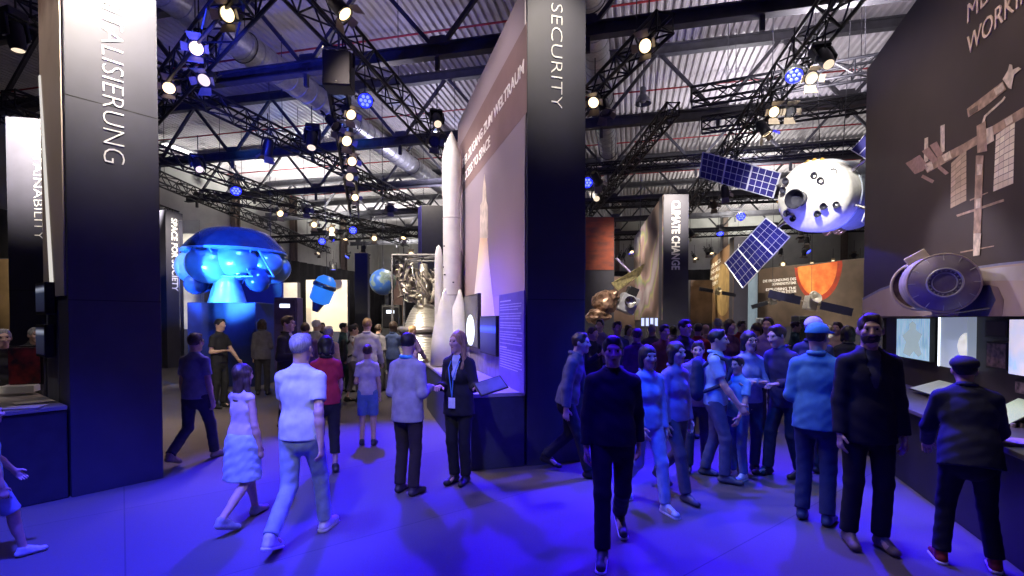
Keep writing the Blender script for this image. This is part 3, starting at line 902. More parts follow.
# the planet below
EARTH = mat('earth_sand', (.40, .28, .21), .65, 0, .9, .1, 0, None, 0, (.50, .40, .33))
xs = [862.5, 880, 900, 925, 950, 975, 1000, 1024, 1060, 1100, 1200, 1300]
ys = [300.5, 291, 284, 277.5, 273, 269, 265.5, 263, 260, 258, 254, 251]
WR.screen(list(zip(xs, ys)) + [(1300, 316.2), (862.5, 316.2)], .021, .0225).build('planet_print', EARTH, root, smooth=False)
WR.screen(list(zip(xs, [y - 2.4 for y in ys])) + list(zip(xs[::-1], [y + .3 for y in ys[::-1]])), .021, .0222).build('planet_airglow', mat('airglow_blue', (.22, .22, .32), .6), root, smooth=False)
WR.screen([(x, y + 1 + (x - 930) * .012) for x, y in zip(xs[4:], ys[4:])] + [(x, y + 8 + (x - 930) * .10) for x, y in zip(xs[:3:-1], ys[:3:-1])], .0228, .0238).build('planet_clouds', mat('cloud_grey', (.60, .56, .52), .6, 0, 1.5, .1, 0, None, 0, (.42, .36, .32)), root, smooth=False)
WR.screen([(968, 287), (990, 285), (996, 300), (988, 316.2), (958, 316.2)], .0242, .0252).build('planet_shadow', mat('shadow_blue', (.05, .05, .13), .6, 0, 2, .3), root, smooth=False)  # dark blue patch painted in as the hanging module's cast shadow
WR.screen([(990, 285), (998, 287), (1004, 300), (1002, 316.2), (988, 316.2), (996, 300)], .0242, .0252).build('planet_shadow_edge', mat('shadow_edge_mauve', (.25, .17, .16), .6, 0, 2, .3), root, smooth=False)  # mauve edge of the painted shadow
# words
for body, b0, cap_, px1 in (('ME', (967.5, 23.5), .19, None), ('WORKING', (967, 56), .19, None)):
    t0, z0 = WR.hit(*b0, .026)
    p0 = WR.pt(t0, z0, .026)
    lettering('lettering', body, p0, WR.r, (0, 0, 1), mat('print_salmon', (.80, .60, .50), .6), root, width={'ME': .37, 'WORKING': 1.22}[body], height=.20)
# counter under it
rroot = thing('display_counter', 'dark control counter below the space station mural', 'counter', WR.pt(2, 0, .3))
WR.slab(.9, LR, 0, .84, -.28, .42).build('counter_body', mat('counter_black', (.018, .016, .02), .5), rroot, smooth=False, bevel=.01)
WR.slab(.88, LR, .84, .88, -.28, .52).build('worktop', mat('worktop_mauve', (.10, .085, .09), .35), rroot, smooth=False, bevel=.006)
RZ = .88
BOFF = -.28
def screen_white(r, t0, t1, z0, z1, o): pass
SCW = mat('screen_interior', (.1, .1, .1), .3, 0, 5, .1)
def lit_print(name, c1, c2, s, ns=4, stretch=None):
    m = mat(name, c1, .3, 0, ns, .1, 0, None, 0, c2, stretch)
    nt = m.node_tree; b = nt.nodes['Principled BSDF']
    rp = [n for n in nt.nodes if n.type == 'VALTORGB'][0]
    nt.links.new(rp.outputs[0], b.inputs['Emission Color']); b.inputs['Emission Strength'].default_value = s
    return m
def astro(r, t0, t1, z0, z1, o):
    """a white-clad figure in front of the racks on the screen"""
    tm = (t0 + t1) / 2
    pts = [WR.pt(tm + x * (t1 - t0), z0 + z * (z1 - z0), o) for x, z in ((-.26, .12), (-.05, .06), (.06, .2), (.2, .08), (.3, .16), (.2, .42), (.3, .62), (.12, .72), (.12, .86), (.02, .93), (-.08, .86), (-.08, .72), (-.3, .56), (-.18, .4))]
    MB().poly(pts, WR.n * .002).build('screen_figure', emit_mat('figure_white', (.55, .70, .80), .55), r, smooth=False)
monitor(WR, ((896, 318), (930, 318), (930, 361), (897, 358)), 'large lit monitor with pale blue racks behind the bearded man', lit_print('racks_blue', (.22, .42, .60), (.50, .70, .85), .75, 9, (6, 6, .6)), off=BOFF, depth=.06, frame=.012, extra=astro)
monitor(WR, ((1008, 318), (1045, 318), (1045, 380), (1009, 376)), 'large lit monitor with a pale pink and blue picture at the right edge', lit_print('astronaut_pale', (.85, .72, .78), (.45, .62, .90), .85, 5), off=BOFF, depth=.06, frame=.014)
# glowing niche with the half moon
r = thing('light_box', 'glowing white upright light box with a half moon beside the lit rack monitor', 'light box', WR.P(953, 370, BOFF))
t0, z1 = WR.hit(940, 317, BOFF + .08); t1, z0 = WR.hit(967, 371, BOFF + .08)
WR.slab(t0, t1, z0, z1, BOFF, BOFF + .08).build('panel', ramp_mat('niche_glow', [(0, (.40, .45, .55)), (.5, (.30, .36, .46)), (1, (.26, .30, .38))], 'Z', .4, emit=.7), r, smooth=False, bevel=.004)
WR.slab(t0 - .015, t0 + .012, z0, z1, BOFF, BOFF + .09).build('edge_light', emit_mat('edge_white', (.85, .93, 1), 2.5), r, smooth=False)
pts = [WR.P(967 - 9 * math.sin(PI * k / 20), 346 - 13 * math.cos(PI * k / 20), BOFF + .082) for k in range(21)]
MB().poly(pts, WR.n * .004).build('half_moon', lit_print('half_moon', (.85, .84, .78), (.6, .6, .56), .9, 12), r, smooth=False)
# framed dark pictures
def framed(c, label, m):
    t = [WR.hit(x, y, BOFF + .04) for x, y in c]
    t0, t1 = sorted((t[0][0], t[1][0])); z1 = t[0][1]; z0 = t[2][1]
    r = thing('framed_picture', label, 'picture', WR.pt(t0, z0, BOFF))
    WR.slab(t0, t1, z0, z1, BOFF, BOFF + .03).build('frame', BLACK, r, smooth=False, bevel=.004)
    WR.slab(t0 + .02, t1 - .02, z0 + .02, z1 - .02, BOFF + .03, BOFF + .033).build('print', m, r, smooth=False)
framed(((985, 341), (1006, 341), (1006, 371), (985, 368)), 'dark framed picture of bright metal parts right of the light box', mat('pic_metal', (.05, .035, .03), .4, 0, 18, .1, 0, None, 0, (.35, .22, .18)))
framed(((1013, 379), (1030, 379), (1030, 398), (1013, 396)), 'small framed picture with a white arc under the right edge monitor', mat('pic_arc', (.03, .02, .02), .4, 0, 10, .1, 0, None, 0, (.55, .42, .36)))
framed(((984, 320), (1006, 320), (1006, 338), (984, 337)), 'plain dark panel over the framed metal picture', mat('pic_plain', (.045, .034, .034), .5))
# sloping touch panels on the counter
def desk_tablet(name, px, py, w, h, m, label, cat, tilt=.35, z=None):
    p = atz(px, py, RZ + .10)
    r = thing(name, label, cat, p)
    R = Matrix.Rotation(math.atan2(WR.d.y, WR.d.x), 3, 'Z') @ Matrix.Rotation(tilt, 3, 'X')
    MB().box(p, (w, h, .02), R).build('case', BLACK, r, bevel=.004)
    MB().box(p + R @ Vector((0, 0, .0115)), (w - .02, h - .02, .003), R).build('screen', m, r)
    MB().box(p - Vector((0, 0, .06)), (w * .5, .06, .09), Matrix.Rotation(math.atan2(WR.d.y, WR.d.x), 3, 'Z')).build('stand', BLACK, r, bevel=.004)
GREEN = lit_print('sheet_green', (.45, .62, .40), (.62, .70, .42), .40, 26, (1, 6, 6))
desk_tablet('touch_panel', 936, 388, .62, .34, lit_print('sheet_pale', (.50, .60, .55), (.62, .66, .62), .16, 16), 'wide pale green touch panel on the counter behind the man in navy', 'touch panel')
desk_tablet('touch_panel', 1014, 412, .42, .34, GREEN, 'touch panel with a green table at the right edge of the counter', 'touch panel', .6)
desk_tablet('red_folder', 992, 394, .34, .22, mat('folder_red', (.45, .04, .02), .4), 'red slanted panel between the two touch panels', 'panel', .3)
o = MB().box((0, 0, 0), (.34, .24, .02), Matrix.Rotation(-.5, 3, 'Z')).build('open_book', mat('paper_pink', (.62, .42, .38), .6, 0, 30, .1), None, bevel=.004)
o.location = atz(1018, 442, RZ + .012); tag(o, 'open pinkish booklet on the counter edge by the man in navy', 'booklet')
mbk = MB()
for k in range(9): mbk.lathe([(.018, 0), (.018, .03), (.012, .035)], atz(1008 + k * 2.6, 424 + (k % 3) * 1.6, RZ), None, 10)
o = mbk.build('control_knobs', mat('knob_beige', (.42, .36, .32), .4), None); tag(o, 'row of small pale control knobs below the green touch panel', 'knobs', kind='stuff')
# ------------------------------------------------------------------ people: fields -> one surface
def v3(*a): return np.array(a, float)
def nrm(a): return a / (np.linalg.norm(a) + 1e-12)
def cap(a, b, ra, rb, side=None, flat=1.0, k=None, cuts=(), neg=False):
    return dict(t='c', a=np.array(a, float), b=np.array(b, float), ra=ra, rb=rb, side=side, flat=flat, k=k, cuts=cuts, neg=neg)
def ell(c, axes, r, k=None, cuts=(), neg=False):
    return dict(t='e', c=np.array(c, float), ax=axes, r=r, k=k, cuts=cuts, neg=neg)

def fmesh(prims, res, k=0.02, cuts=(), wr=0.0, seed=0):
    lo = np.full(3, 1e9); hi = -lo
    for p in prims:
        if p['t'] == 'c':
            m = max(p['ra'], p['rb']) * max(1, p['flat'])
            l = np.minimum(p['a'], p['b']) - m; h = np.maximum(p['a'], p['b']) + m
        else:
            m = max(p['r']); l = p['c'] - m; h = p['c'] + m
        p['lo'], p['hi'] = l, h
        if not p['neg']:
            lo = np.minimum(lo, l); hi = np.maximum(hi, h)
    lo -= 3 * res; hi += 3 * res
    n = np.ceil((hi - lo) / res).astype(int) + 1
    ax = [lo[i] + res * np.arange(n[i]) for i in range(3)]
    Fd = np.full(n, 0.09, np.float32)
    for p in prims:
        kk = k if p['k'] is None else p['k']
        mg = kk + 3 * res
        i0 = np.clip(np.floor((p['lo'] - mg - lo) / res).astype(int), 0, n - 1)
        i1 = np.clip(np.ceil((p['hi'] + mg - lo) / res).astype(int) + 1, 1, n)
        if np.any(i1 <= i0): continue
        sl = tuple(slice(i0[i], i1[i]) for i in range(3))
        X = ax[0][sl[0]][:, None, None]; Y = ax[1][sl[1]][None, :, None]; Z = ax[2][sl[2]][None, None, :]
        if p['t'] == 'c':
            a, b = p['a'], p['b']; d = b - a; L2 = d @ d + 1e-12
            wx, wy, wz = X - a[0], Y - a[1], Z - a[2]
            t = np.clip((wx * d[0] + wy * d[1] + wz * d[2]) / L2, 0, 1)
            qx, qy, qz = wx - t * d[0], wy - t * d[1], wz - t * d[2]
            if p['flat'] != 1.0:
                f = nrm(np.cross(d, p['side'])); s = qx * f[0] + qy * f[1] + qz * f[2]
                g = s * (1 / p['flat'] - 1)
                qx, qy, qz = qx + f[0] * g, qy + f[1] * g, qz + f[2] * g
            D = (np.sqrt(qx * qx + qy * qy + qz * qz) - (p['ra'] + (p['rb'] - p['ra']) * t)) * min(1, p['flat'])
        else:
            wx, wy, wz = X - p['c'][0], Y - p['c'][1], Z - p['c'][2]
            A = p['ax']; r = p['r']; q = 0
            for i in range(3):
                q = q + ((wx * A[i][0] + wy * A[i][1] + wz * A[i][2]) / r[i]) ** 2
            D = (np.sqrt(q) - 1) * min(r)
        for c, nn in p['cuts']:
            D = np.maximum(D, (X - c[0]) * nn[0] + (Y - c[1]) * nn[1] + (Z - c[2]) * nn[2])
        G = Fd[sl]
        if p['neg']:
            Fd[sl] = np.maximum(G, -D)
        elif kk > 0:
            h = np.clip(0.5 + 0.5 * (G - D) / kk, 0, 1)
            Fd[sl] = G + (D - G) * h - kk * h * (1 - h)
        else:
            Fd[sl] = np.minimum(G, D)
    X, Y, Z = ax[0][:, None, None], ax[1][None, :, None], ax[2][None, None, :]
    if wr:
        q = seed * 1.7
        Fd = Fd + wr * (np.sin(X * 31 + Z * 23 + q) * np.sin(Z * 37 - Y * 26 + q * 2) + 0.6 * np.sin(Z * 61 + X * 40 + q * 3) * np.sin(Y * 44 + X * 21)).astype(np.float32)
    for c, nn in cuts:
        Fd = np.maximum(Fd, (X - c[0]) * nn[0] + (Y - c[1]) * nn[1] + (Z - c[2]) * nn[2])
    Fd[0], Fd[-1] = 0.09, 0.09
    Fd[:, 0], Fd[:, -1] = 0.09, 0.09
    Fd[:, :, 0], Fd[:, :, -1] = 0.09, 0.09
    return nets(Fd, lo, res)

CR = [(0, 0, 0), (1, 0, 0), (0, 1, 0), (1, 1, 0), (0, 0, 1), (1, 0, 1), (0, 1, 1), (1, 1, 1)]
ED = [(0, 1), (2, 3), (4, 5), (6, 7), (0, 2), (1, 3), (4, 6), (5, 7), (0, 4), (1, 5), (2, 6), (3, 7)]
def nets(Fd, lo, res):
    ins = Fd < 0
    s = np.zeros(np.array(Fd.shape) - 1, np.int8)
    N = s.shape
    for c in CR:
        s += ins[c[0]:c[0] + N[0], c[1]:c[1] + N[1], c[2]:c[2] + N[2]]
    idx = np.argwhere((s > 0) & (s < 8))
    if len(idx) == 0:
        return np.zeros((0, 3)), np.zeros((0, 4), int)
    V = [Fd[idx[:, 0] + c[0], idx[:, 1] + c[1], idx[:, 2] + c[2]] for c in CR]
    acc = np.zeros((len(idx), 3)); cnt = np.zeros(len(idx))
    for a, b in ED:
        m = (V[a] < 0) != (V[b] < 0)
        t = np.where(m, V[a] / np.where(m, V[a] - V[b], 1), 0)
        pa = np.array(CR[a], float); pb = np.array(CR[b], float)
        acc += (pa + t[:, None] * (pb - pa)) * m[:, None]; cnt += m
    vs = lo + res * (idx + acc / cnt[:, None])
    ids = np.full(N, -1, int)
    ids[idx[:, 0], idx[:, 1], idx[:, 2]] = np.arange(len(idx))
    qs = []
    for axis in range(3):
        o1, o2 = [(1, 2), (2, 0), (0, 1)][axis]
        e = np.zeros(3, int); e[axis] = 1
        sh = np.array(Fd.shape) - e
        A = ins[:sh[0], :sh[1], :sh[2]]
        B = ins[e[0]:, e[1]:, e[2]:]
        g = np.argwhere(A != B)
        g = g[(g[:, o1] > 0) & (g[:, o2] > 0) & (g[:, o1] < N[o1]) & (g[:, o2] < N[o2])]
        st = A[g[:, 0], g[:, 1], g[:, 2]]
        u = np.zeros(3, int); u[o1] = 1
        w = np.zeros(3, int); w[o2] = 1
        def G(q): return ids[q[:, 0], q[:, 1], q[:, 2]]
        q = np.stack([G(g - u - w), G(g - w), G(g), G(g - u)], 1)
        q[~st] = q[~st][:, ::-1]
        qs.append(q)
    return vs, np.concatenate(qs)

def mesh_np(name, chunks, m, parent, scale=1.0, loc=None):
    vs = []; fs = []; o = 0
    for v, f in chunks:
        if len(v) == 0: continue
        vs.append(v); fs.append(f + o); o += len(v)
    if not vs: return None
    v = np.concatenate(vs) * scale; f = np.concatenate(fs)
    me = bpy.data.meshes.new(name)
    me.vertices.add(len(v)); me.vertices.foreach_set('co', v.astype(np.float32).ravel())
    me.loops.add(len(f) * 4); me.loops.foreach_set('vertex_index', f.astype(np.int32).ravel())
    me.polygons.add(len(f)); me.polygons.foreach_set('loop_start', np.arange(0, len(f) * 4, 4, dtype=np.int32))
    me.update(calc_edges=True)
    me.validate()
    me.shade_smooth()
    me.materials.append(m)
    ob = bpy.data.objects.new(name, me)
    COL.objects.link(ob); ob.parent = parent
    return ob

def cloth(name, col, ns=60, rough=0.85, na=0.12):
    return mat('cloth_' + name, col, rough, 0, 14, na, 0.12)
SKIN = [mat('skin_fair', (0.56, 0.36, 0.28), 0.5, 0, 30, 0.06), mat('skin_tan', (0.44, 0.27, 0.19), 0.5, 0, 30, 0.06)]
HAIR = dict(black=mat('hair_black', (0.012, 0.010, 0.010), 0.5, 0, 90, 0.4, 0.4, stretch=(1, 1, .2)), brown=mat('hair_brown', (0.05, 0.03, 0.02), 0.5, 0, 90, 0.4, 0.4, stretch=(1, 1, .2)),
            grey=mat('hair_grey', (0.35, 0.34, 0.34), 0.6, 0, 90, 0.3, 0.4, stretch=(1, 1, .2)), blonde=mat('hair_blonde', (0.36, 0.22, 0.10), 0.5, 0, 90, 0.3, 0.4, stretch=(1, 1, .2)),
            white=mat('hair_white', (0.7, 0.68, 0.66), 0.6, 0, 90, 0.2, 0.4, stretch=(1, 1, .2)))
EYE = mat('eye_dark', (0.02, 0.015, 0.012), 0.2, 0, 20, 0.1)
LIP = mat('lip_skin', (0.38, 0.16, 0.13), 0.5, 0, 30, 0.08)
WHITE_SOLE = mat('sole_white', (0.75, 0.75, 0.75), 0.6)

ARM = {   # (upper-arm direction, forearm direction): x outwards, y forwards, z up
    'down': ((.14, .02, -1), (.06, .2, -1)), 'back': ((.15, -.35, -.95), (.08, -.05, -1)), 'fore': ((.15, .38, -.9), (.05, .6, -.8)),
    'bent': ((.16, -.05, -1), (-.25, .95, .12)), 'phone': ((.12, .25, -.95), (-.3, .75, .62)), 'cross': ((.2, .18, -.95), (-.85, .5, .12)),
    'chin': ((.1, .35, -.9), (-.25, .4, .9)), 'desk': ((.25, .55, -.85), (-.1, .85, -.4)), 'out': ((.35, .25, -.9), (.55, .8, .12)),
    'hip': ((.5, -.2, -.8), (-.45, .45, -.55)), 'pocket': ((.3, -.18, -.95), (-.22, .3, -.9)),
    'point': ((.3, .6, -.6), (.25, .9, .35)), 'camera': ((.25, .45, -.8), (-.35, .55, .78)),
}

def person(label, pos, H=1.72, face=0, arms=('down', 'down'), legs='stand', female=False, lean=0, hyaw=0, hpitch=0, top=('tee', 'grey', (0.4, 0.4, 0.4)),
           bottom=('trousers', 'navy', (0.03, 0.035, 0.07)), hair=('short', 'brown'), shoe=(0.02, 0.02, 0.02), sole=False, near=True, skin=0, build=1.0, inner=None, extra=(), curl=25, group=None, glasses=False):
    g = H / 1.75
    px, py = pos
    root = thing('person', label, 'person', (px, py, 0), group)
    root.rotation_euler = (0, 0, math.radians(face))
    sd = abs(hash(label)) % 97 if False else sum(map(ord, label)) % 97
    R = dict(body=.013, head=.006, hand=.0048, cloth=.0095, hair=.008) if near else dict(body=.022, head=.011, hand=.008, cloth=.016, hair=.012)
    la = math.radians(lean)
    U = v3(0, -math.sin(la), math.cos(la)); S = v3(1, 0, 0); Fd = v3(0, -math.cos(la), -math.sin(la))
    ft = {'stand': ((-.10, .02, 0), (.10, -.02, 0)), 'walk': ((-.085, -.27, 0), (.085, .30, .09)), 'walk2': ((-.085, .30, .09), (.085, -.27, 0)),
          'wide': ((-.17, .0, 0), (.17, .02, 0)), 'step': ((-.11, -.14, 0), (.11, .10, 0)), 'close': ((-.07, .0, 0), (.07, .01, 0))}[legs]
    drop = .035 if 'walk' in legs else (.012 if legs in ('wide', 'step') else 0)
    P = v3(0, .02 * math.sin(la) * 8, .95 - drop)
    b = build
    shw = (.128 if female else .146) * (0.5 + 0.5 * b)
    shc = P + U * .475; nb = P + U * .52; hc = P + U * .685 + Fd * .022
    hy, hp = math.radians(hyaw), math.radians(hpitch)
    Rz = np.array([[math.cos(hy), -math.sin(hy), 0], [math.sin(hy), math.cos(hy), 0], [0, 0, 1]])
    hF = Rz @ v3(0, -math.cos(hp), -math.sin(hp)); hS = Rz @ v3(1, 0, 0); hU = np.cross(hS, -hF) if False else np.cross(-hF, -hS) * -1
    hU = nrm(np.cross(hS, -hF)) 
    if hU[2] < 0: hU = -hU
    HA_ = [hS, hF, hU]
    # ---- torso field
    wv = .116 if female else .132
    def torso(e, hem=0.0):
        L = [cap(P - U * .02, P + U * .10, (.152 if female else .146) * b + e, wv * b + e, S, .70),
             cap(P + U * .10, P + U * .32, wv * b + e, (.134 if female else .152) * b + e, S, .68),
             cap(P + U * .32, P + U * .44, (.134 if female else .152) * b + e, .112 * b + e, S, .62),
             cap(shc - S * shw - U * .030, shc + U * .012, .044 * b + e, .055 * b + e), cap(shc + S * shw - U * .030, shc + U * .012, .044 * b + e, .055 * b + e),
             cap(shc + U * .0, nb + U * .01, .085 * b + e * .6, .058 + e * .5)]
        if female:
            for q in (-1, 1):
                L.append(cap(P + U * .30 + S * q * .058 + Fd * .062, P + U * .285 + S * q * .058 + Fd * .068, .046 + e, .044 + e, k=.05))
        if hem:
            L.append(cap(P + U * .06, P - U * (hem + .08), .164 * b + e, (.168 + .012 * (hem > .1)) * b + e, S, .74))
        return L
    # ---- arms
    A = {}
    for i, q in enumerate((-1, 1)):
        pose = arms[i]
        u, f = ARM[pose] if isinstance(pose, str) else pose
        def W(w): return nrm(S * q * w[0] + Fd * w[1] + U * w[2])
        J = shc + S * q * (shw + .010) - U * .040
        E = J + W(u) * .280; Wr = E + W(f) * .245
        A[q] = (J, E, Wr, W(u), W(f))
    # ---- legs
    Lg = {}
    for i, q in enumerate((-1, 1)):
        fx, fy, lift = ft[i]
        hip = P + v3(q * .088, 0, -.03)
        ank = v3(fx, fy + .03, .085 + lift)
        d = ank - hip; D = np.linalg.norm(d)
        l1, l2 = .425, .415
        D2 = min(D, l1 + l2 - .002)
        a = math.acos(max(-1, min(1, (l1 * l1 + D2 * D2 - l2 * l2) / (2 * l1 * D2))))
        dn = d / D; fw = nrm(v3(0, -1, 0) - dn * (v3(0, -1, 0) @ dn))
        kn = hip + dn * l1 * math.cos(a) + fw * l1 * math.sin(a)
        Lg[q] = (hip, kn, ank, lift)
    # ---- body surface
    bd = torso(-.006)
    lsl = top[0] in ('shirt', 'jacket', 'blazer', 'hoodie'); ltr = bottom[0] in ('trousers', 'jeans', 'cropped')
    sa = .014 if lsl else .004; slg = .016 if ltr else 0
    for q in (-1, 1):
        J, E, Wr, u, f = A[q]
        bd += [cap(J, E, .048 * b - sa, .040 - sa), cap(E, E + (Wr - E) * .35, .040 - sa, .041 - sa), cap(E + (Wr - E) * .3, Wr, .041 - sa, .027)]
        hip, kn, ank, lift = Lg[q]
        bd += [cap(hip, kn, .084 * b - slg, .055 - slg), cap(kn, ank, .052 - slg, .036 - slg * .4)]
        if not ltr: bd.append(cap(kn + (ank - kn) * .15 + v3(0, .02, 0), kn + (ank - kn) * .5 + v3(0, .02, 0), .044, .036))
        bd += [cap(ank, ank + v3(0, -.12, -.045 - lift * .5), .034, .028)]
    bd.append(cap(nb - U * .03, hc - hU * .06, .058, .052, k=.03))
    ch = [fmesh(bd, R['body'], .02)]
    # head
    hd = [ell(hc + hU * .030 - hF * .012, HA_, (.075, .094, .086), k=.02), ell(hc - hU * .035 + hF * .028, HA_, (.058, .066, .078), k=.03),
          cap(hc - hU * .098 + hF * .062 - hS * .012, hc - hU * .098 + hF * .062 + hS * .012, .020, .020, k=.03),
          cap(hc - hU * .03 - hF * .02, nb - U * .02, .054, .058, k=.03),
          cap(hc + hU * .030 + hF * .079 - hS * .035, hc + hU * .030 + hF * .079 + hS * .035, .012, .012, k=.015),
          cap(hc + hU * .012 + hF * .092, hc - hU * .028 + hF * .112, .007, .012, k=.012),
          cap(hc - hU * .032 + hF * .098 - hS * .012, hc - hU * .032 + hF * .098 + hS * .012, .009, .009, k=.01)]
    for q in (-1, 1):
        hd.append(ell(hc - hU * .005 + hS * q * .075 - hF * .005, [nrm(hS - hF * .4 * q * q), nrm(hF + hS * q * .3), hU], (.010, .020, .032), k=.008))
        hd.append(ell(hc - hU * .02 + hS * q * .040 + hF * .068, HA_, (.022, .022, .022), k=.02))
        hd.append(ell(hc + hU * .010 + hS * q * .031 + hF * .100, HA_, (.016, .013, .010), neg=True))
    ch.append(fmesh(hd, R['head'], .015))
    # hands
    for q in (-1, 1):
        J, E, Wr, u, f = A[q]
        inn = -S * q
        nn = nrm(inn - f * (inn @ f)); 
        if abs(f @ U) < .75: nn = nrm(-U - f * (-U @ f))       # palm down when the forearm is level
        lat = np.cross(f, nn) * q
        if lat @ (Fd if abs(f @ U) >= .75 else -S * q) < 0: lat = -lat      # towards the thumb
        kn_ = Wr + f * .085
        hp_ = [cap(Wr - f * .03, Wr + f * .02, .027, .024, lat, .8), cap(Wr + f * .015, kn_, .030, .038, lat, .42, k=.012)]
        cr = math.radians(curl)
        for i, (o, l) in enumerate(((.029, .072), (.010, .080), (-.010, .074), (-.028, .060))):
            c1 = cr * (.7 + .15 * i); c2 = c1 + cr * 1.1
            a0 = kn_ + lat * o - f * .008
            a1 = a0 + (f * math.cos(c1) + nn * math.sin(c1) + lat * o * .8) * l * .55
            a2 = a1 + (f * math.cos(c2) + nn * math.sin(c2)) * l * .5
            hp_ += [cap(a0, a1, .0092, .0085, k=.004), cap(a1, a2, .0085, .0072, k=.003)]
        t0 = Wr + f * .022 + lat * .022
        t1 = t0 + nrm(f * .6 + lat * .75 + nn * .35) * .04
        t2 = t1 + nrm(f * .85 + lat * .3 + nn * .45) * .034
        hp_ += [cap(t0, t1, .0135, .0105, k=.01), cap(t1, t2, .0105, .0085, k=.004)]
        ch.append(fmesh(hp_, R['hand'], .008))
    body = mesh_np('body', ch, SKIN[skin], root, g)
    # face details
    if near:
        eb = MB()
        for q in (-1, 1):
            eb.ball(Vector((hc + hU * .010 + hS * q * .031 + hF * .0885) * g), .0085 * g, 10, 8)
        eo = eb.build('eyes', EYE, None); eo.parent = root
        lb = MB()
        m0 = hc - hU * .060 + hF * .092
        lb.tube([Vector((m0 + hS * t * .024 - hF * abs(t) ** 2 * .012) * g) for t in (-1, -.5, 0, .5, 1)], [.002 * g, .005 * g, .006 * g, .005 * g, .002 * g], 8)
        lo_ = lb.build('lips', LIP, None); lo_.parent = root
    if glasses:
        gb = MB()
        for q in (-1, 1):
            gb.torus(Vector((hc + hU * .010 + hS * q * .033 + hF * .108) * g), .024 * g, .0025 * g, Vector(hF), 18, 6)
            gb.tube([Vector((hc + hU * .014 + hS * q * .056 + hF * .106) * g), Vector((hc + hU * .014 + hS * q * .080 - hF * .0) * g)], .0022 * g, 6)
        gb.tube([Vector((hc + hU * .012 - hS * .01 + hF * .112) * g), Vector((hc + hU * .012 + hS * .01 + hF * .112) * g)], .002 * g, 6)
        go = gb.build('glasses', HAIR['black'], None); go.parent = root
    # ---- hair / hats
    hs, hcol = hair
    if hs != 'none':
        c0 = hc + hU * .033 - hF * .016
        n_ = nrm(hU * .62 - hF * .78)
        hl = []
        nape = (hc - hF * .02 - hU * .028, -nrm(hU * .9 - hF * .45))
        oval = ell(hc + hF * .085 - hU * .022, HA_, (.063, .062, .094), neg=True)
        if hs in ('short', 'cap'):
            hl.append(ell(c0, HA_, (.083, .101, .095), cuts=[nape]))
            if hs == 'short':
                hl.append(cap(hc + hU * .098 + hF * .045 - hS * .03, hc + hU * .098 + hF * .048 + hS * .03, .020, .022, k=.03))
            hl.append(oval)
        elif hs == 'bob':
            hl.append(ell(c0, HA_, (.090, .106, .100)))
            for q in (-1, 1):
                hl.append(cap(hc + hS * q * .068 - hF * .02 + hU * .02, hc + hS * q * .072 - hF * .01 - hU * .10, .034, .030))
            hl.append(cap(hc - hF * .06, hc - hF * .055 - hU * .10, .068, .055, hS, .6))
            hl.append(ell(hc + hF * .09 - hU * .035, HA_, (.055, .075, .098), neg=True))
        elif hs == 'long':
            hl.append(ell(c0, HA_, (.088, .106, .099)))
            for q in (-1, 1):
                hl.append(cap(hc + hS * q * .070 - hF * .02 + hU * .02, hc + hS * q * .085 - hU * .20 - hF * .015, .032, .030))
                hl.append(cap(hc + hS * q * .085 - hU * .20 - hF * .015, hc + hS * q * .085 - hU * .30 + Fd * .03, .030, .018))
            hl.append(cap(hc - hF * .06, hc - hF * .07 - hU * .26, .072, .06, hS, .5))
            hl.append(ell(hc + hF * .09 - hU * .045, HA_, (.054, .080, .110), neg=True))
        elif hs == 'tail':
            hl.append(ell(c0, HA_, (.084, .102, .096), cuts=[nape])); hl.append(oval)
            hl.append(cap(hc - hF * .10 + hU * .03, hc - hF * .125 - hU * .14, .030, .018))
        ho = mesh_np('hair', [fmesh(hl, R['hair'], .018, wr=.0028, seed=sd)], HAIR[hcol], root, g)
    if 'beard' in extra:
        bl = [ell(hc - hU * .050 + hF * .030, HA_, (.063, .072, .068), cuts=[(hc - hU * .035, hU)]), ell(hc - hU * .062 + hF * .108, HA_, (.022, .03, .008), neg=True)]
        mesh_np('beard', [fmesh(bl, R['hair'] * .8, .015, wr=.002, seed=sd)], HAIR[hcol], root, g)
    if 'cap' in extra or 'whitecap' in extra:
        cm = cloth('cap_blue', (0.10, 0.35, 0.62)) if 'cap' in extra else cloth('cap_white', (0.72, 0.76, 0.8))
        cl = [ell(hc + hU * .045 - hF * .010, HA_, (.091, .109, .094), cuts=[(hc + hU * .040, -hU)]),
              ell(hc + hU * .047 + hF * .118, [hS, nrm(hF - hU * .18), nrm(hU + hF * .18)], (.072, .085, .007), k=.004)]
        mesh_np('cap', [fmesh(cl, .005 if near else .008, .008)], cm, root, g)
    if 'flatcap' in extra:
        cl = [ell(hc + hU * .06 - hF * .012, HA_, (.098, .118, .066), cuts=[(hc + hU * .028, -hU)]), ell(hc + hU * .045 + hF * .1, [hS, nrm(hF - hU * .2), nrm(hU + hF * .2)], (.066, .06, .008), k=.01)]
        mesh_np('flat_cap', [fmesh(cl, .006, .012)], cloth('flatcap', (.03, .03, .05)), root, g)
    # ---- bottoms
    kind, bn, bc = bottom
    bm_ = cloth(bn, bc)
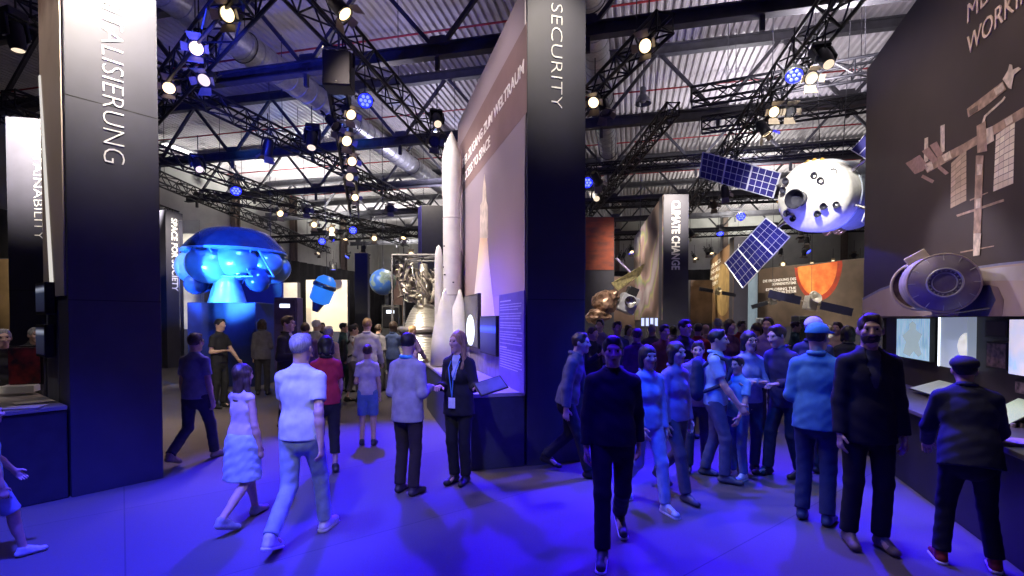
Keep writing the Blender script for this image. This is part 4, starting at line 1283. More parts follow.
    if kind in ('trousers', 'shorts', 'jeans', 'cropped'):
        e = .010
        tl = [cap(P + U * .06, P - U * .05, .138 * b + e, .146 * b + e, S, .74)]
        for q in (-1, 1):
            hip, kn, ank, lift = Lg[q]
            if kind == 'shorts':
                end = hip + (kn - hip) * .92; dn = nrm(kn - hip)
                tl.append(cap(hip, kn, .092 * b + e, .078 + e, cuts=[(end, dn)]))
            else:
                frac = .62 if kind == 'cropped' else .97
                end = kn + (ank - kn) * frac; dn = nrm(ank - kn)
                wide = .018 if kind == 'trousers' else .014
                tl.append(cap(hip, kn, .084 * b + e, .056 + e))
                tl.append(cap(kn, ank + dn * .03, .056 + e, .034 + e + wide, cuts=[(end, dn)]))
        mesh_np('trousers' if kind != 'shorts' else 'shorts', [fmesh(tl, R['cloth'], .025, cuts=[(P + U * .10, U)], wr=.0022, seed=sd)], bm_, root, g)
    elif kind in ('skirt', 'dress'):
        ln = .42
        sk = [cap(P + U * .10, P - v3(0, 0, .05), wv + .02, .185, S, .74), cap(P - v3(0, 0, .05), P - v3(0, 0, ln + .06), .185, .215, S, .8)]
        mesh_np('skirt', [fmesh(sk, R['cloth'], .03, cuts=[(P - v3(0, 0, ln), v3(0, 0, -1))], wr=.004, seed=sd)], bm_, root, g)
    # ---- top
    kind, tn, tc_ = top
    tm = cloth(tn, tc_)
    e, hem, sl = {'tee': (.011, .06, .66), 'shirt': (.012, .07, 2), 'tank': (.010, .05, 0), 'jacket': (.019, .12, 2), 'blazer': (.017, .15, 2), 'hoodie': (.020, .06, 2), 'polo': (.012, .06, .66)}[kind]
    tl = torso(e, hem)
    cuts = [(P - U * hem, -U)]
    for q in (-1, 1):
        J, E, Wr, u, f = A[q]
        if sl == 0: continue
        if sl < 1:
            tl.append(cap(J, E, .048 * b + e, .048 + e, cuts=[(J + (E - J) * sl, u)]))
        else:
            tl.append(cap(J, E, .047 * b + e, .040 + e))
            tl.append(cap(E, Wr + f * .03, .040 + e, .031 + e, cuts=[(Wr + f * .005, f)]))
    if kind in ('blazer', 'jacket') or inner:
        w = .055
        if inner:
            for dz, ww in ((.53, .058), (.45, .050), (.37, .040), (.29, .028), (.21, .014)):
                tl.append(dict(cap(P + U * dz + Fd * .20 - U * .02, P + U * (dz - .08) + Fd * .20 - U * .02, ww, max(.01, ww - .016)), neg=True, ra=ww, rb=max(.008, ww - .016), flat=4.0, side=S))
    mesh_np({'tee': 'tee_shirt', 'shirt': 'shirt', 'tank': 'tank_top', 'jacket': 'jacket', 'blazer': 'blazer', 'hoodie': 'hoodie', 'polo': 'polo_shirt'}[kind],
            [fmesh(tl, R['cloth'], .026, cuts=cuts, wr=.0020 if kind != 'tee' else .0016, seed=sd)], tm, root, g)
    if kind in ('blazer', 'jacket', 'shirt', 'polo', 'hoodie') or 'scarf' in extra:
        c0 = nb + U * .030
        r0 = .066 if kind != 'hoodie' else .076
        cn = [cap(c0 + (S * math.cos(a) * .95 - Fd * math.sin(a)) * r0 - Fd * .012 - U * .014 * (math.sin(a) < 0), c0 + (S * math.cos(a2) * .95 - Fd * math.sin(a2)) * r0 - Fd * .012 - U * .014 * (math.sin(a2) < 0), .017, .017)
              for a, a2 in [(-.9 + i * .45, -.9 + (i + 1) * .45) for i in range(11)]]
        cmn = tm
        if 'bluecollar' in extra: cmn = cloth('collar_turquoise', (0.10, .50, .75))
        if 'scarf' in extra: cmn = cloth('scarf_black', (.012, .012, .014))
        mesh_np('scarf' if 'scarf' in extra else 'collar', [fmesh(cn, R['hair'], .012)], cmn, root, g)
    if inner:
        im = cloth('inner_' + inner[0], inner[1])
        mesh_np('inner_shirt', [fmesh(torso(.010), R['cloth'], .026, cuts=[(P + U * .04, -U)])], im, root, g)
    # ---- shoes
    sm = mat('shoe_%d_%d_%d' % tuple(int(c * 99) for c in shoe), shoe, .5, 0, 40, .1)
    for q in (-1, 1):
        hip, kn, ank, lift = Lg[q]
        tw = q * .02
        z0 = lift * .25 if lift else 0
        heel = v3(ank[0], ank[1] + .035, .04 + lift * 1.0); toe = v3(ank[0] + tw, ank[1] - .165, .032 + z0)
        dn = nrm(np.cross(toe - heel, v3(1, 0, 0)))
        if dn[2] > 0: dn = -dn
        base = heel + dn * .040
        sp_ = [cap(heel, toe, .040, .038, v3(1, 0, 0), .85), cap(ank + v3(0, .01, .0), heel + v3(0, -.03, 0), .043, .040)]
        sp_ += [cap(ank + v3(0, -.02, -.01), toe * .6 + ank * .4, .040, .030)]
        so = mesh_np('shoe', [fmesh(sp_, R['hair'], .02, cuts=[(base, dn)])], sm, root, g)
        if sole:
            sl_ = [cap(heel + dn * .026, toe + dn * .022, .044, .043, v3(1, 0, 0), .85)]
            s2 = mesh_np('sole', [fmesh(sl_, .006, .01, cuts=[(base, dn), (base - dn * .022, -dn)])], WHITE_SOLE, so, g)
    # ---- small things worn
    if 'badge' in extra:
        nbv = [(nb + S * q * .06 + Fd * .03) for q in (-1, 1)]
        pm = P + U * .07 + Fd * .165
        mb = MB()
        for q in (0, 1):
            mb.tube([Vector(nbv[q] * g), Vector((P + U * .40 + S * (q * 2 - 1) * .05 + Fd * .150) * g), Vector((P + U * .28 + S * (q * 2 - 1) * .022 + Fd * .178) * g), Vector(pm * g)], .006 * g, 6)
        lo2 = mb.build('lanyard', cloth('lanyard_blue', (.08, .25, .6)), None); lo2.parent = root
        mb = MB(); mb.box(Vector((pm - U * .065 + Fd * .004) * g), (.085 * g, .006 * g, .12 * g))
        bo = mb.build('badge', mat('badge_card', (.82, .84, .88), .4), None, bevel=.002); bo.parent = root
    M = Matrix.Translation(root.location) @ Matrix.Rotation(math.radians(face), 4, 'Z')
    def Wd(p): return M @ Vector(np.array(p) * g)
    return dict(root=root, P=Wd(P), hands={q: Wd(A[q][2] + A[q][4] * .09) for q in (-1, 1)}, head=Wd(hc), Wd=Wd, U=U, Fd=Fd, S=S, shc=shc, Pl=P, g=g, face=face)

def backpack(pr, label, col, name):
    """a rucksack lying against a wearer's back"""
    q, g = pr, pr['g']
    P, U, Fd, S = q['Pl'], q['U'], q['Fd'], q['S']
    root = thing('backpack', label, 'backpack', pr['Wd'](P - Fd * .2))
    root.rotation_euler = (0, 0, math.radians(pr['face']))
    o = P - Fd * .2
    m = cloth(name, col)
    bk = [cap(P + U * .10 - Fd * .2, P + U * .36 - Fd * .2, .145, .125, S, .55), cap(P + U * .10 - Fd * .26, P + U * .2 - Fd * .26, .10, .09, S, .5)]
    def mk(nm, pr_, res=.01):
        v, f = fmesh(pr_, res, .03, wr=.002)
        return mesh_np(nm, [(v - o, f)], m, root, g)
    mk('bag', bk)
    for s in (-1, 1):
        pts = [P + U * .38 - Fd * .12 + S * s * .09, P + U * .505 + Fd * .0 + S * s * .10, P + U * .46 + Fd * .135 + S * s * .105, P + U * .34 + Fd * .165 + S * s * .115, P + U * .2 + Fd * .11 + S * s * .165, P + U * .1 - Fd * .1 + S * s * .165]
        mk('strap', [cap(pts[i], pts[i + 1], .022, .022, None, 1.0) for i in range(5)])
    return root
# ------------------------------------------------------------------ the white rocket on the counter
RW = mat('rocket_white', (.74, .72, .71), .4, 0, 5, .06)
RD = mat('rocket_dark', (.03, .03, .05), .5)
rb = at(452, 330, 9.75); rb.z = CZ
root = thing('rocket_model', 'tall white launcher rocket model with boosters standing on the middle counter', 'rocket model', rb)
ztop = at(452, 131, 9.75).z
R0 = .168
hh = ztop - CZ
prof = [(R0 * .8, .10), (R0, .14), (R0, hh - 1.32), (R0 * 1.10, hh - 1.24), (R0 * 1.10, hh - .66)]
for k in range(1, 13):
    t = k / 12
    prof.append((R0 * 1.10 * (1 - t ** 2.0) + .002, hh - .66 + .66 * t))
MB().lathe(prof, rb, None, 40).build('core_stage', RW, root)
mb = MB()
for h in (hh - 1.28, hh - 1.7, 1.35, .55): mb.lathe([(R0 + .001, h), (R0 + .006, h + .005), (R0 + .006, h + .02), (R0 + .001, h + .025)], rb, None, 40, False)
mb.build('stage_ring', mat('rocket_grey', (.52, .50, .50), .4), root)
for h, a in ((1.9, 3.6), (1.75, 3.9), (2.3, 3.8), (1.6, 5.0)): MB().box(rb + Vector((R0 * math.cos(a), R0 * math.sin(a), h)), (.03, .03, .025)).build('tank_fitting', RD, root, smooth=False)
for ang, top in ((2.95, 2.42), (1.2, 2.42)):
    c = rb + Vector((math.cos(ang), math.sin(ang), 0)) * (R0 + .10)
    bp = [(.075, .12), (.082, .16), (.082, top - .45)]
    for k in range(1, 9):
        t = k / 8; bp.append((.082 * math.sqrt(max(0, 1 - t * t)) + .0005, top - .45 + .38 * t))
    bo = MB().lathe(bp, c, None, 24).build('booster', RW, root)
    MB().lathe([(.105, .0), (.085, .10), (.05, .16)], c, None, 20, False).build('booster_nozzle', RD, bo)
# flared white tail fairings
for ang in (4.0, 5.75, 2.6):
    o = Vector((math.cos(ang), math.sin(ang), 0)); s = Vector((-o.y, o.x, 0))
    fz = [(0, .30, .36), (.45, .27, .34), (.85, .19, .28), (1.2, .085, .19), (1.38, .03, .13), (1.45, .008, .10)]
    mb = MB(); vs = []; n = 14
    for z, hw, out in fz:
        for k in range(n):
            a = PI * k / (n - 1)
            vs.append(rb + s * hw * math.cos(a) + o * (R0 * .55 + out * math.sin(a)) + Vector((0, 0, z + .02)))
    fs = []
    for i in range(len(fz) - 1):
        for k in range(n - 1):
            fs.append((i * n + k, i * n + k + 1, (i + 1) * n + k + 1, (i + 1) * n + k))
    mb.add(vs, fs)
    f = mb.build('tail_fairing', RW, root)
    sm_ = f.modifiers.new('thick', 'SOLIDIFY'); sm_.thickness = .012
    t2 = MB(); t2.tube([vs[i * n + 2] for i in range(len(fz))], .012, 6); t2.tube([vs[i * n + n - 3] for i in range(len(fz))], .012, 6)
    t2.build('fairing_edge', RD, f)
MB().lathe([(.38, 0), (.38, .03), (.34, .05)], rb, None, 36).build('base_plate', WHITEP, root)

# ------------------------------------------------------------------ rocket engine with silver bell
eb = at(424, 330, 13.2); eb.z = 0
root = thing('rocket_engine', 'silver rocket engine with a big ribbed bell nozzle behind the white rocket', 'engine', eb)
zt = at(424, 303, 13.2).z; zb = at(424, 363, 13.2).z; zc = at(424, 262, 13.2).z
BELL = mat('bell_silver', (.74, .70, .62), .28, .85, 30, .12, .15, stretch=(.3, .3, 6))
prof = []
for k in range(25):
    t = k / 24
    r = .17 + .62 * (t ** .62)
    prof += [(r, zt - (zt - zb) * t), (r + .010, zt - (zt - zb) * t - .012), (r + .004, zt - (zt - zb) * t - .03)]
MB().lathe(prof, eb, None, 48, False).build('nozzle', BELL, root)
zm = at(424, 329, 13.2).z
MB().torus(eb + Vector((0, 0, zm)), .62, .075, (0, 0, 1), 40, 10).build('manifold_ring', mat('ring_grey', (.40, .36, .36), .35, .8), root)
EM = mat('engine_metal', (.46, .42, .37), .42, .75, 20, .25)
ED_ = mat('engine_dark', (.09, .075, .07), .45, .4, 20, .3)
MB().lathe([(.17, zt - .05), (.18, zt + .1), (.12, zt + .22), (.18, zt + .34), (.20, zt + .46), (.20, zt + .60), (.13, zt + .68), (.10, zc - .05)], eb, None, 28).build('combustion_chamber', EM, root)
for s, r_, h in ((-1, .12, .62), (1, .10, .52)):
    c = eb + Vector((s * .42, -.12, zt + .22))
    MB().lathe([(r_ * .6, 0), (r_, .06), (r_, .2), (r_ * .75, .24), (r_ * .75, h - .18), (r_ * 1.05, h - .14), (r_ * 1.05, h - .04), (r_ * .4, h)], c, None, 24).build('turbopump', EM, root)
random.seed(11)
for k in range(56):
    a = random.uniform(0, 2 * PI); b_ = a + random.uniform(-1.6, 1.6)
    z0, z1 = random.uniform(zt - .12, zc - .3), random.uniform(zt + .1, zc)
    r0, r1 = random.uniform(.2, .56), random.uniform(.3, .6)
    p0 = eb + Vector((r0 * math.cos(a), r0 * math.sin(a), z0)); p3 = eb + Vector((r1 * math.cos(b_), r1 * math.sin(b_), z1))
    p1 = p0 + Vector((.25 * math.cos(a), .25 * math.sin(a), .1)); p2 = p3 + Vector((.22 * math.cos(b_), .22 * math.sin(b_), -.1))
    pts = [((1 - t) ** 3) * p0 + 3 * t * (1 - t) ** 2 * p1 + 3 * t * t * (1 - t) * p2 + t ** 3 * p3 for t in [i / 9 for i in range(10)]]
    MB().tube(pts, random.choice([.016, .022, .03, .042]), 8).build('pipe', EM if k % 3 else ED_, root)
for k in range(10):
    a = random.uniform(0, 2 * PI); z = random.uniform(zt - .05, zc - .15)
    MB().box(eb + Vector((.38 * math.cos(a), .38 * math.sin(a), z)), (.15, .12, .14), Matrix.Rotation(a, 3, 'Z')).build('valve_box', ED_ if k % 2 else EM, root, bevel=.012)
fr = MB()
for k in range(4):
    a = PI / 4 + k * PI / 2
    fr.tube([eb + Vector((.95 * math.cos(a), .95 * math.sin(a), 0)), eb + Vector((.95 * math.cos(a), .95 * math.sin(a), zc + .1))], .03, 8)
    a2 = a + PI / 2
    fr.tube([eb + Vector((.95 * math.cos(a), .95 * math.sin(a), zc + .1)), eb + Vector((.95 * math.cos(a2), .95 * math.sin(a2), zc + .1))], .03, 8)
fr.tube([eb + Vector((-.67, .67, zc + .1)), eb + Vector((.67, -.67, zc + .1))], .025, 8)
fr.tube([eb + Vector((.67, .67, zc + .1)), eb + Vector((-.67, -.67, zc + .1))], .025, 8)
fr.build('support_frame', STEEL, root)
MB().lathe([(1.05, 0), (1.05, .45), (1.0, .48)], eb, None, 40).build('plinth', mat('plinth_dark', (.06, .05, .06), .5), root)

# ------------------------------------------------------------------ white spacecraft with four solar wings
YS = 11.2
sc_ = at(808, 196, YS)
ax = Vector((.84, .52, .12)).normalized()         # from the front towards the rear
root = thing('spacecraft_model', 'large white spacecraft with blue solar wings hanging beside the brown mural', 'spacecraft', sc_)
SWM = mat('foil_white', (.74, .72, .68), .5, 0, 9, .08, .25)
SGB = mat('hull_bluegrey', (.36, .40, .46), .45, .1, 6, .12)
GOLD = mat('gold_foil', (.72, .46, .12), .3, .7, 25, .3, .5)
q = Vector((0, 0, 1)).rotation_difference(ax)
RSC = .80
MB().lathe([(.001, -.16), (.30, -.15), (.36, -.12), (.62, .02), (.74, .10), (.79, .18), (.80, .26), (.80, .62)], sc_, ax, 56, False).build('front_cone', SWM, root)
MB().lathe([(.80, .62), (.82, .64), (.82, .72), (.80, .74), (.80, 1.9), (.70, 2.05), (.3, 2.1), (.001, 2.1)], sc_, ax, 56, False).build('pressure_hull', SGB, root)
qm = q.to_matrix()
# local frame of the front face: X to the right in the picture, Y up
fx = Vector((1, 0, 0)); fx = (fx - ax * fx.dot(ax)).normalized(); fy = fx.cross(ax) * -1
if fy.z < 0: fy = -fy
def front(px, py, off=0.0):
    d = ray(px, py); pl = sc_ + ax * off
    return CAM + d * ((pl - CAM).dot(ax) / d.dot(ax))
mb = MB()
p = front(799, 199, -.20)
MB().lathe([(.16, .1), (.17, -.02), (.19, -.12), (.215, -.20), (.20, -.205), (.15, -.05), (.001, -.02)], p, ax, 28, False).build('docking_nozzle', RD, root)
for px, py in ((815.5, 175.5), (822, 180.5), (787, 181), (784.5, 190), (825, 206.5), (819, 214), (788, 213.5), (794.5, 218.5), (835, 172), (838, 205)):
    r_ = math.hypot(px - 808, py - 196) / 36
    off = -.12 + max(0, r_ - .45) * .42
    p = front(px, py, off)
    MB().lathe([(.035, .10), (.04, .0), (.075, -.08), (.066, -.082), (.03, -.02), (.001, -.01)], p, ax, 18, False).build('thruster', RD, root)
for px, py, w in ((815, 162, .13), (822, 161, .10), (808, 163, .10), (780, 201, .06)):
    p = front(px, py, .18)
    MB().box(p, (w, .12, .10), qm).build('gold_foil_patch', GOLD, root, bevel=.012)
for a_, h in ((.1, 1.0), (-.25, 1.3), (.35, 1.25), (-1.2, .9), (-1.35, 1.3), (-1.5, .95)):
    dvec = (fx * math.cos(a_) + fy * math.sin(a_)) if False else (-fx * math.cos(a_) * 0 + fx * math.cos(a_) + fy * math.sin(a_))
    p = sc_ + ax * h + dvec * .80
    MB().box(p, (.16, .16, .16), qm).build('gold_foil_patch', GOLD, root, bevel=.015)
CELL = grid_mat('solar_cells', (.028, .026, .14), (.55, .55, .66), 4, 4, .05, .25)
CELL2 = grid_mat('solar_cells_lower', (.020, .020, .13), (.42, .42, .55), 4, 4, .03, .25)
BACKP = mat('panel_back', (.06, .05, .11), .5)
def wing(corners, off, m, lbl):
    ps = [front(x, y, off) for x, y in corners]
    w = MB(); w.poly([p for p in ps], ax * .035)
    wo = w.build('solar_wing', BACKP, root, smooth=False)
    u = (ps[1] - ps[0]); v = (ps[3] - ps[0])
    for k in range(3):
        f0, f1 = k / 3 + .008, (k + 1) / 3 - .008
        lo0, lo1 = ps[0].lerp(ps[1], f0), ps[0].lerp(ps[1], f1)
        hi0, hi1 = ps[3].lerp(ps[2], f0), ps[3].lerp(ps[2], f1)
        mb = MB(); mb.add([x - ax * .004 for x in (lo0, lo1, hi1, hi0)], [(0, 1, 2, 3)])
        g = mb.build('cell_panel', m, wo, smooth=False, uvq=True)
    ed = MB()
    for k in range(4): ed.tube([ps[0].lerp(ps[1], k / 3) - ax * .006, ps[3].lerp(ps[2], k / 3) - ax * .006], .016, 6)
    ed.tube([ps[0] - ax * .006, ps[1] - ax * .006], .012, 6); ed.tube([ps[3] - ax * .006, ps[2] - ax * .006], .012, 6)
    ed.build('wing_frame', mat('frame_light', (.62, .62, .70), .4, .3), wo)
    return ps
cw = [[(703, 152), (781, 173), (773, 198), (699.5, 177)], [(725, 263), (766, 218), (790, 237), (743, 288)]]
for i, c in enumerate(cw):
    ps = wing(c, .45, (CELL, CELL2)[i], '')
    inner = (ps[1] + ps[2]) / 2
    hub = sc_ + ax * .45 + (inner - sc_ - ax * .45).normalized() * .78
    MB().tube([hub, inner], .035, 8).build('wing_arm', CHROME, root)
    # the opposite wing, through the hull
    c0 = sc_ + ax * .45
    opp = [c0 * 2 - p for p in ps]
    ww = MB(); ww.poly(opp, ax * .035); wo = ww.build('solar_wing', BACKP, root, smooth=False)
    mb = MB(); mb.add([x - ax * .004 for x in opp], [(0, 1, 2, 3)]); mb.build('cell_panel', CELL, wo, smooth=False, uvq=True)
    MB().tube([c0 * 2 - hub, c0 * 2 - inner], .035, 8).build('wing_arm', CHROME, root)
w = MB()
for s in (-.5, .5):
    p = sc_ + ax * (.5 if s < 0 else 1.5) + Vector((0, 0, .75))
    w.tube([p, Vector((p.x + s * .4, p.y, CEIL))], .010, 5)
w.build('suspension_cable', STEEL, root)

# ------------------------------------------------------------------ blue lit propulsion module
YB = 14.0
bc = at(236, 252, YB)
px1 = YB / 500
root = thing('propulsion_module', 'blue lit round propulsion module with bulging tanks on a dark blue stand', 'spacecraft', (bc.x, bc.y, 0))
BM = mat('module_blue', (.16, .30, .60), .28, .35, 3, .15, .1)
BD = mat('module_dome', (.02, .035, .10), .25, .3, 3, .2)
c = bc
rim = 1.28
MB().lathe([(rim, -.03), (rim + .03, .0), (rim, .05), (1.15, .22), (.95, .42), (.80, .54), (.60, .60), (.001, .62)], c, None, 56, False).build('dome', BD, root)
MB().lathe([(rim + .03, 0), (rim + .03, -.05), (rim - .02, -.06), (.3, -.10), (.001, -.1)], c, None, 56, False).build('rim_plate', BM, root)
for x, y, z, r_ in ((-.88, -.25, -.44, .58), (-.30, -.75, -.42, .58), (.38, -.62, -.30, .54), (.92, -.2, -.34, .44), (.2, .6, -.4, .56), (-.6, .6, -.4, .56), (.75, .55, -.4, .5)):
    MB().ball(c + Vector((x, y, z)), (r_, r_, r_ * .88), 32, 20).build('tank', BM, root)
for x, y, z, r_ in ((-.78, -.55, -.92, .29), (.86, -.5, -.82, .32), (-.98, .1, -.85, .28), (.5, -.7, -.62, .22)):
    MB().ball(c + Vector((x, y, z)), r_, 26, 16).build('helium_sphere', mat('sphere_blue', (.05, .09, .30), .2, .4), root)
nz = [(.12, -.35), (.16, -.55)]
for k in range(11):
    t = k / 10; nz.append((.17 + .30 * t ** .7, -.6 - .84 * t))
MB().lathe(nz, c + Vector((.06, -.55, 0)), None, 36, False).build('engine_nozzle', mat('nozzle_blue', (.35, .55, .80), .3, .4, 4, .1), root)
mb = MB()
for s in (-1, 1):
    a = c + Vector((.80 + .2 * s, -.72, -.05)); b_ = c + Vector((.98 + .34 * s, -.6, -.72))
    mb.tube([a, b_], .03, 8)
mb.tube([c + Vector((.66, -.65, -.72)), c + Vector((1.30, -.5, -.72))], .03, 8)
mb.tube([c + Vector((.5, -.9, -.08)), c + Vector((.86, -.85, -.75))], .025, 8); mb.tube([c + Vector((-.2, -.9, -.75)), c + Vector((.9, -.85, -.75))], .025, 8)
for k in range(8):
    a = k * PI / 4; mb.tube([c + Vector((1.22 * math.cos(a), 1.22 * math.sin(a), -.05)), c + Vector((.5 * math.cos(a), .5 * math.sin(a), -.9))], .03, 8)
mb.build('strut_frame', BM, root)
b0 = at(233, 330, YB)
zt_ = at(233, 303, YB).z
STD = mat('stand_blue', (.02, .03, .12), .4, 0, 3, .2)
MB().box(Vector((b0.x, b0.y + .1, zt_ / 2)), (1.85, 1.3, zt_)).build('stand', STD, root, bevel=.02)
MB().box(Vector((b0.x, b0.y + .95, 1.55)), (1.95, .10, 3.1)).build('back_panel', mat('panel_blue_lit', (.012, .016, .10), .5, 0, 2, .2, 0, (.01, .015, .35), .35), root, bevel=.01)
mb = MB(); mb.lathe([(.05, 0), (.05, .03)], b0 + Vector((.75, -.58, zt_ - 1.8 - .1 + 1.8)), (0, -1, 0), 14)
mb.build('stand_lamp', emit_mat('stand_lamp', (.05, .25, 1), 6), root)
# its clear pane at the left
gp = at(190, 300, 12.6)
gm = bpy.data.materials.new('clear_pane'); gm.use_nodes = True
gb_ = gm.node_tree.nodes['Principled BSDF']; gb_.inputs['Transmission Weight'].default_value = 1; gb_.inputs['Roughness'].default_value = .02; gb_.inputs['Base Color'].default_value = (.9, .93, 1, 1); gb_.inputs['IOR'].default_value = 1.05
o = MB().box((gp.x, gp.y, 2.15), (.52, .015, 4.3)).build('clear_pane', gm, None, bevel=.003)
tag(o, 'tall clear pane standing left of the blue module', 'glass pane')

# ------------------------------------------------------------------ globes
def globe(px, py, r, Y, label, m):
    p = at(px, py, Y); R_ = r * Y / 500
    root = thing('globe', label, 'globe', p)
    MB().ball(p, R_, 40, 26).build('sphere', m, root)
    MB().tube([p + Vector((0, 0, R_)), Vector((p.x, p.y, CEIL))], .010, 6).build('hanging_wire', STEEL, root)
    MB().lathe([(.03, R_ - .01), (.05, R_ + .01), (.02, R_ + .06)], p, None, 14).build('wire_cap', CHROME, root)
def globe_mat(name, sea, land, cloud):
    m = bpy.data.materials.new(name); m.use_nodes = True
    nt = m.node_tree; b = nt.nodes['Principled BSDF']; b.inputs['Roughness'].default_value = .4
    tc = nt.nodes.new('ShaderNodeTexCoord'); n = nt.nodes.new('ShaderNodeTexNoise'); n.inputs['Scale'].default_value = 2.6; n.inputs['Detail'].default_value = 6
    r = nt.nodes.new('ShaderNodeValToRGB'); e = r.color_ramp.elements
    while len(e) < 4: e.new(.5)
    for i, (p, c) in enumerate(((.46, sea), (.52, land), (.60, [x * .8 for x in land]), (.66, cloud))): e[i].position = p; e[i].color = list(c) + [1]
    nt.links.new(tc.outputs['Object'], n.inputs['Vector']); nt.links.new(n.outputs['Fac'], r.inputs[0]); nt.links.new(r.outputs[0], b.inputs['Base Color'])
    return m
globe(383, 282, 13, 15.5, 'blue and white earth globe hanging in the middle distance left of the engine', globe_mat('earth_globe', (.08, .20, .55), (.34, .40, .30), (.75, .78, .80)))
globe(271, 293, 8, 17, 'small dark globe hanging right of the blue module', globe_mat('dark_globe', (.05, .07, .12), (.12, .14, .14), (.25, .27, .30)))
# blue lit hanging shape
p = at(324, 288, 17)
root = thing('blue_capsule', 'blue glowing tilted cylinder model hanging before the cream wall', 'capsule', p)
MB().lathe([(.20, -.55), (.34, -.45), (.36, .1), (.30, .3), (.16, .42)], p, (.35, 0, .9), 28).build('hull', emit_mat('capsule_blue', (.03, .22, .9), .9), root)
MB().lathe([(.36, .0), (.39, .02), (.39, .12), (.34, .16)], p, (.35, 0, .9), 28, False).build('collar_ring', mat('capsule_dark', (.02, .03, .10), .4), root)
MB().lathe([(.10, -.85), (.20, -.55)], p, (.35, 0, .9), 20, False).build('nozzle', mat('capsule_dark', (.02, .03, .10), .4), root)
MB().tube([p + Vector((.1, 0, .35)), Vector((p.x, p.y, CEIL))], .01, 5).build('hanging_wire', STEEL, root)
# purple and dark display boxes among the crowd
def kiosk(x0, x1, y0, Y, m, label, scr=None):
    a, b_ = at(x0, y0, Y), at(x1, y0, Y)
    c = (a + b_) / 2; w = b_.x - a.x
    r = thing('display_kiosk', label, 'kiosk', (c.x, c.y, 0))
    MB().box((c.x, c.y, c.z / 2), (w, .35, c.z)).build('cabinet', m, r, bevel=.01)
    MB().box((c.x, c.y - .19, c.z - .36), (w * .86, .03, .58)).build('screen', scr or SCRB, r, bevel=.004)
    MB().box((c.x, c.y - .21, c.z - .20), (w * .42, .012, .09)).build('lamp_glow', emit_mat('kiosk_glow', (.75, .85, 1), 2.5), r)
kiosk(277, 300, 298, 12.5, mat('kiosk_purple', (.14, .10, .30), .5), 'purple display kiosk with a white glow right of the blue module', mat('kiosk_violet', (.10, .07, .24), .4))
kiosk(383, 401, 305, 14.5, BLACK, 'black display kiosk with a white glow left of the silver engine')
kiosk(795, 816, 316, 12.5, BLACK, 'black display kiosk above the two capped heads')
kiosk(758, 768, 318, 17.5, mat('kiosk_white', (.55, .58, .62), .4), 'small pale kiosk in front of the red sun wall')
# spacecraft debris-like bright model behind the crowd (white probe)
# ------------------------------------------------------------------ small satellites
def satellite(px, py, Y, label, s, rot, body, wingm, tilt=0):
    p = at(px, py, Y)
    r = thing('satellite_model', label, 'satellite', p)
    R = Matrix.Rotation(rot, 3, 'Y') @ Matrix.Rotation(tilt, 3, 'Z')
    def V(x, y, z): return p + R @ Vector((x * s, y * s, z * s))
    MB().box(p, (.42 * s, .36 * s, .56 * s), R).build('bus', body, r, bevel=.03 * s)
    for q_ in (-1, 1):
        w = MB(); w.box(V(q_ * 1.1, 0, 0), (1.35 * s, .03, .34 * s), R); w.build('solar_wing', wingm, r, bevel=.004)
        MB().tube([V(q_ * .2, 0, 0), V(q_ * .45, 0, 0)], .03 * s, 8).build('wing_arm', CHROME, r)
    MB().lathe([(.02 * s, .0), (.14 * s, .05 * s), (.24 * s, .14 * s), (.235 * s, .15 * s), (.13 * s, .065 * s)], V(0, -.18, .18), R @ Vector((0, -1, .4)), 24, False).build('dish', body, r)
    MB().ball(V(0, -.1, .34), .16 * s, 18, 12).build('sensor_head', body, r)
    MB().tube([V(0, 0, .2), Vector((p.x, p.y, CEIL))], .008, 5).build('hanging_wire', STEEL, r)
satellite(810.5, 303, 16.5, 'white bodied satellite model with long dark wings under the red sun picture', .80, .22, mat('probe_white', (.72, .68, .58), .4, .2), mat('probe_wing', (.03, .03, .07), .3))
satellite(773, 301, 18, 'small dark satellite model under the white lettering of the sun wall', .45, -.28, mat('probe_dark', (.20, .18, .16), .4), mat('probe_wing2', (.02, .02, .03), .4))
satellite(717.5, 292, 20, 'small dark satellite model in front of the golden oval', .42, .18, mat('probe_gold', (.5, .42, .25), .4, .3), mat('probe_wing2', (.02, .02, .03), .4))
# golden earth satellite left of the climate pylon
YG = 13.0
g0 = at(618, 292, YG)
root = thing('satellite_model', 'golden satellite model with a wedge shaped panel left of the climate pylon', 'satellite', g0)
GP = mat('gold_panel', (.52, .44, .20), .4, .25, 12, .35)
ps = [at(645, 263.5, YG), at(640, 275, YG + .1), at(618, 291, YG - .2), at(611, 283, YG - .3)]
MB().poly(ps, Vector((.02, .12, .0))).build('wedge_panel', GP, root, smooth=False, bevel=.01)
RY = Matrix.Rotation(.42, 3, 'Y')
c = at(627, 304, YG)
MB().box(c, (.46, .4, .46), RY).build('bus', mat('bus_grey', (.48, .48, .52), .4, .2), root, bevel=.02)
MB().lathe([(.02, 0), (.10, .03), (.15, .08)], c + Vector((.02, -.22, .03)), (0, -1, .2), 18, False).build('dish', CHROME, root)
MB().box(at(632, 292, YG + .1), (.26, .3, .24), RY).build('instrument_box', BLACK, root, bevel=.02)
random.seed(5)
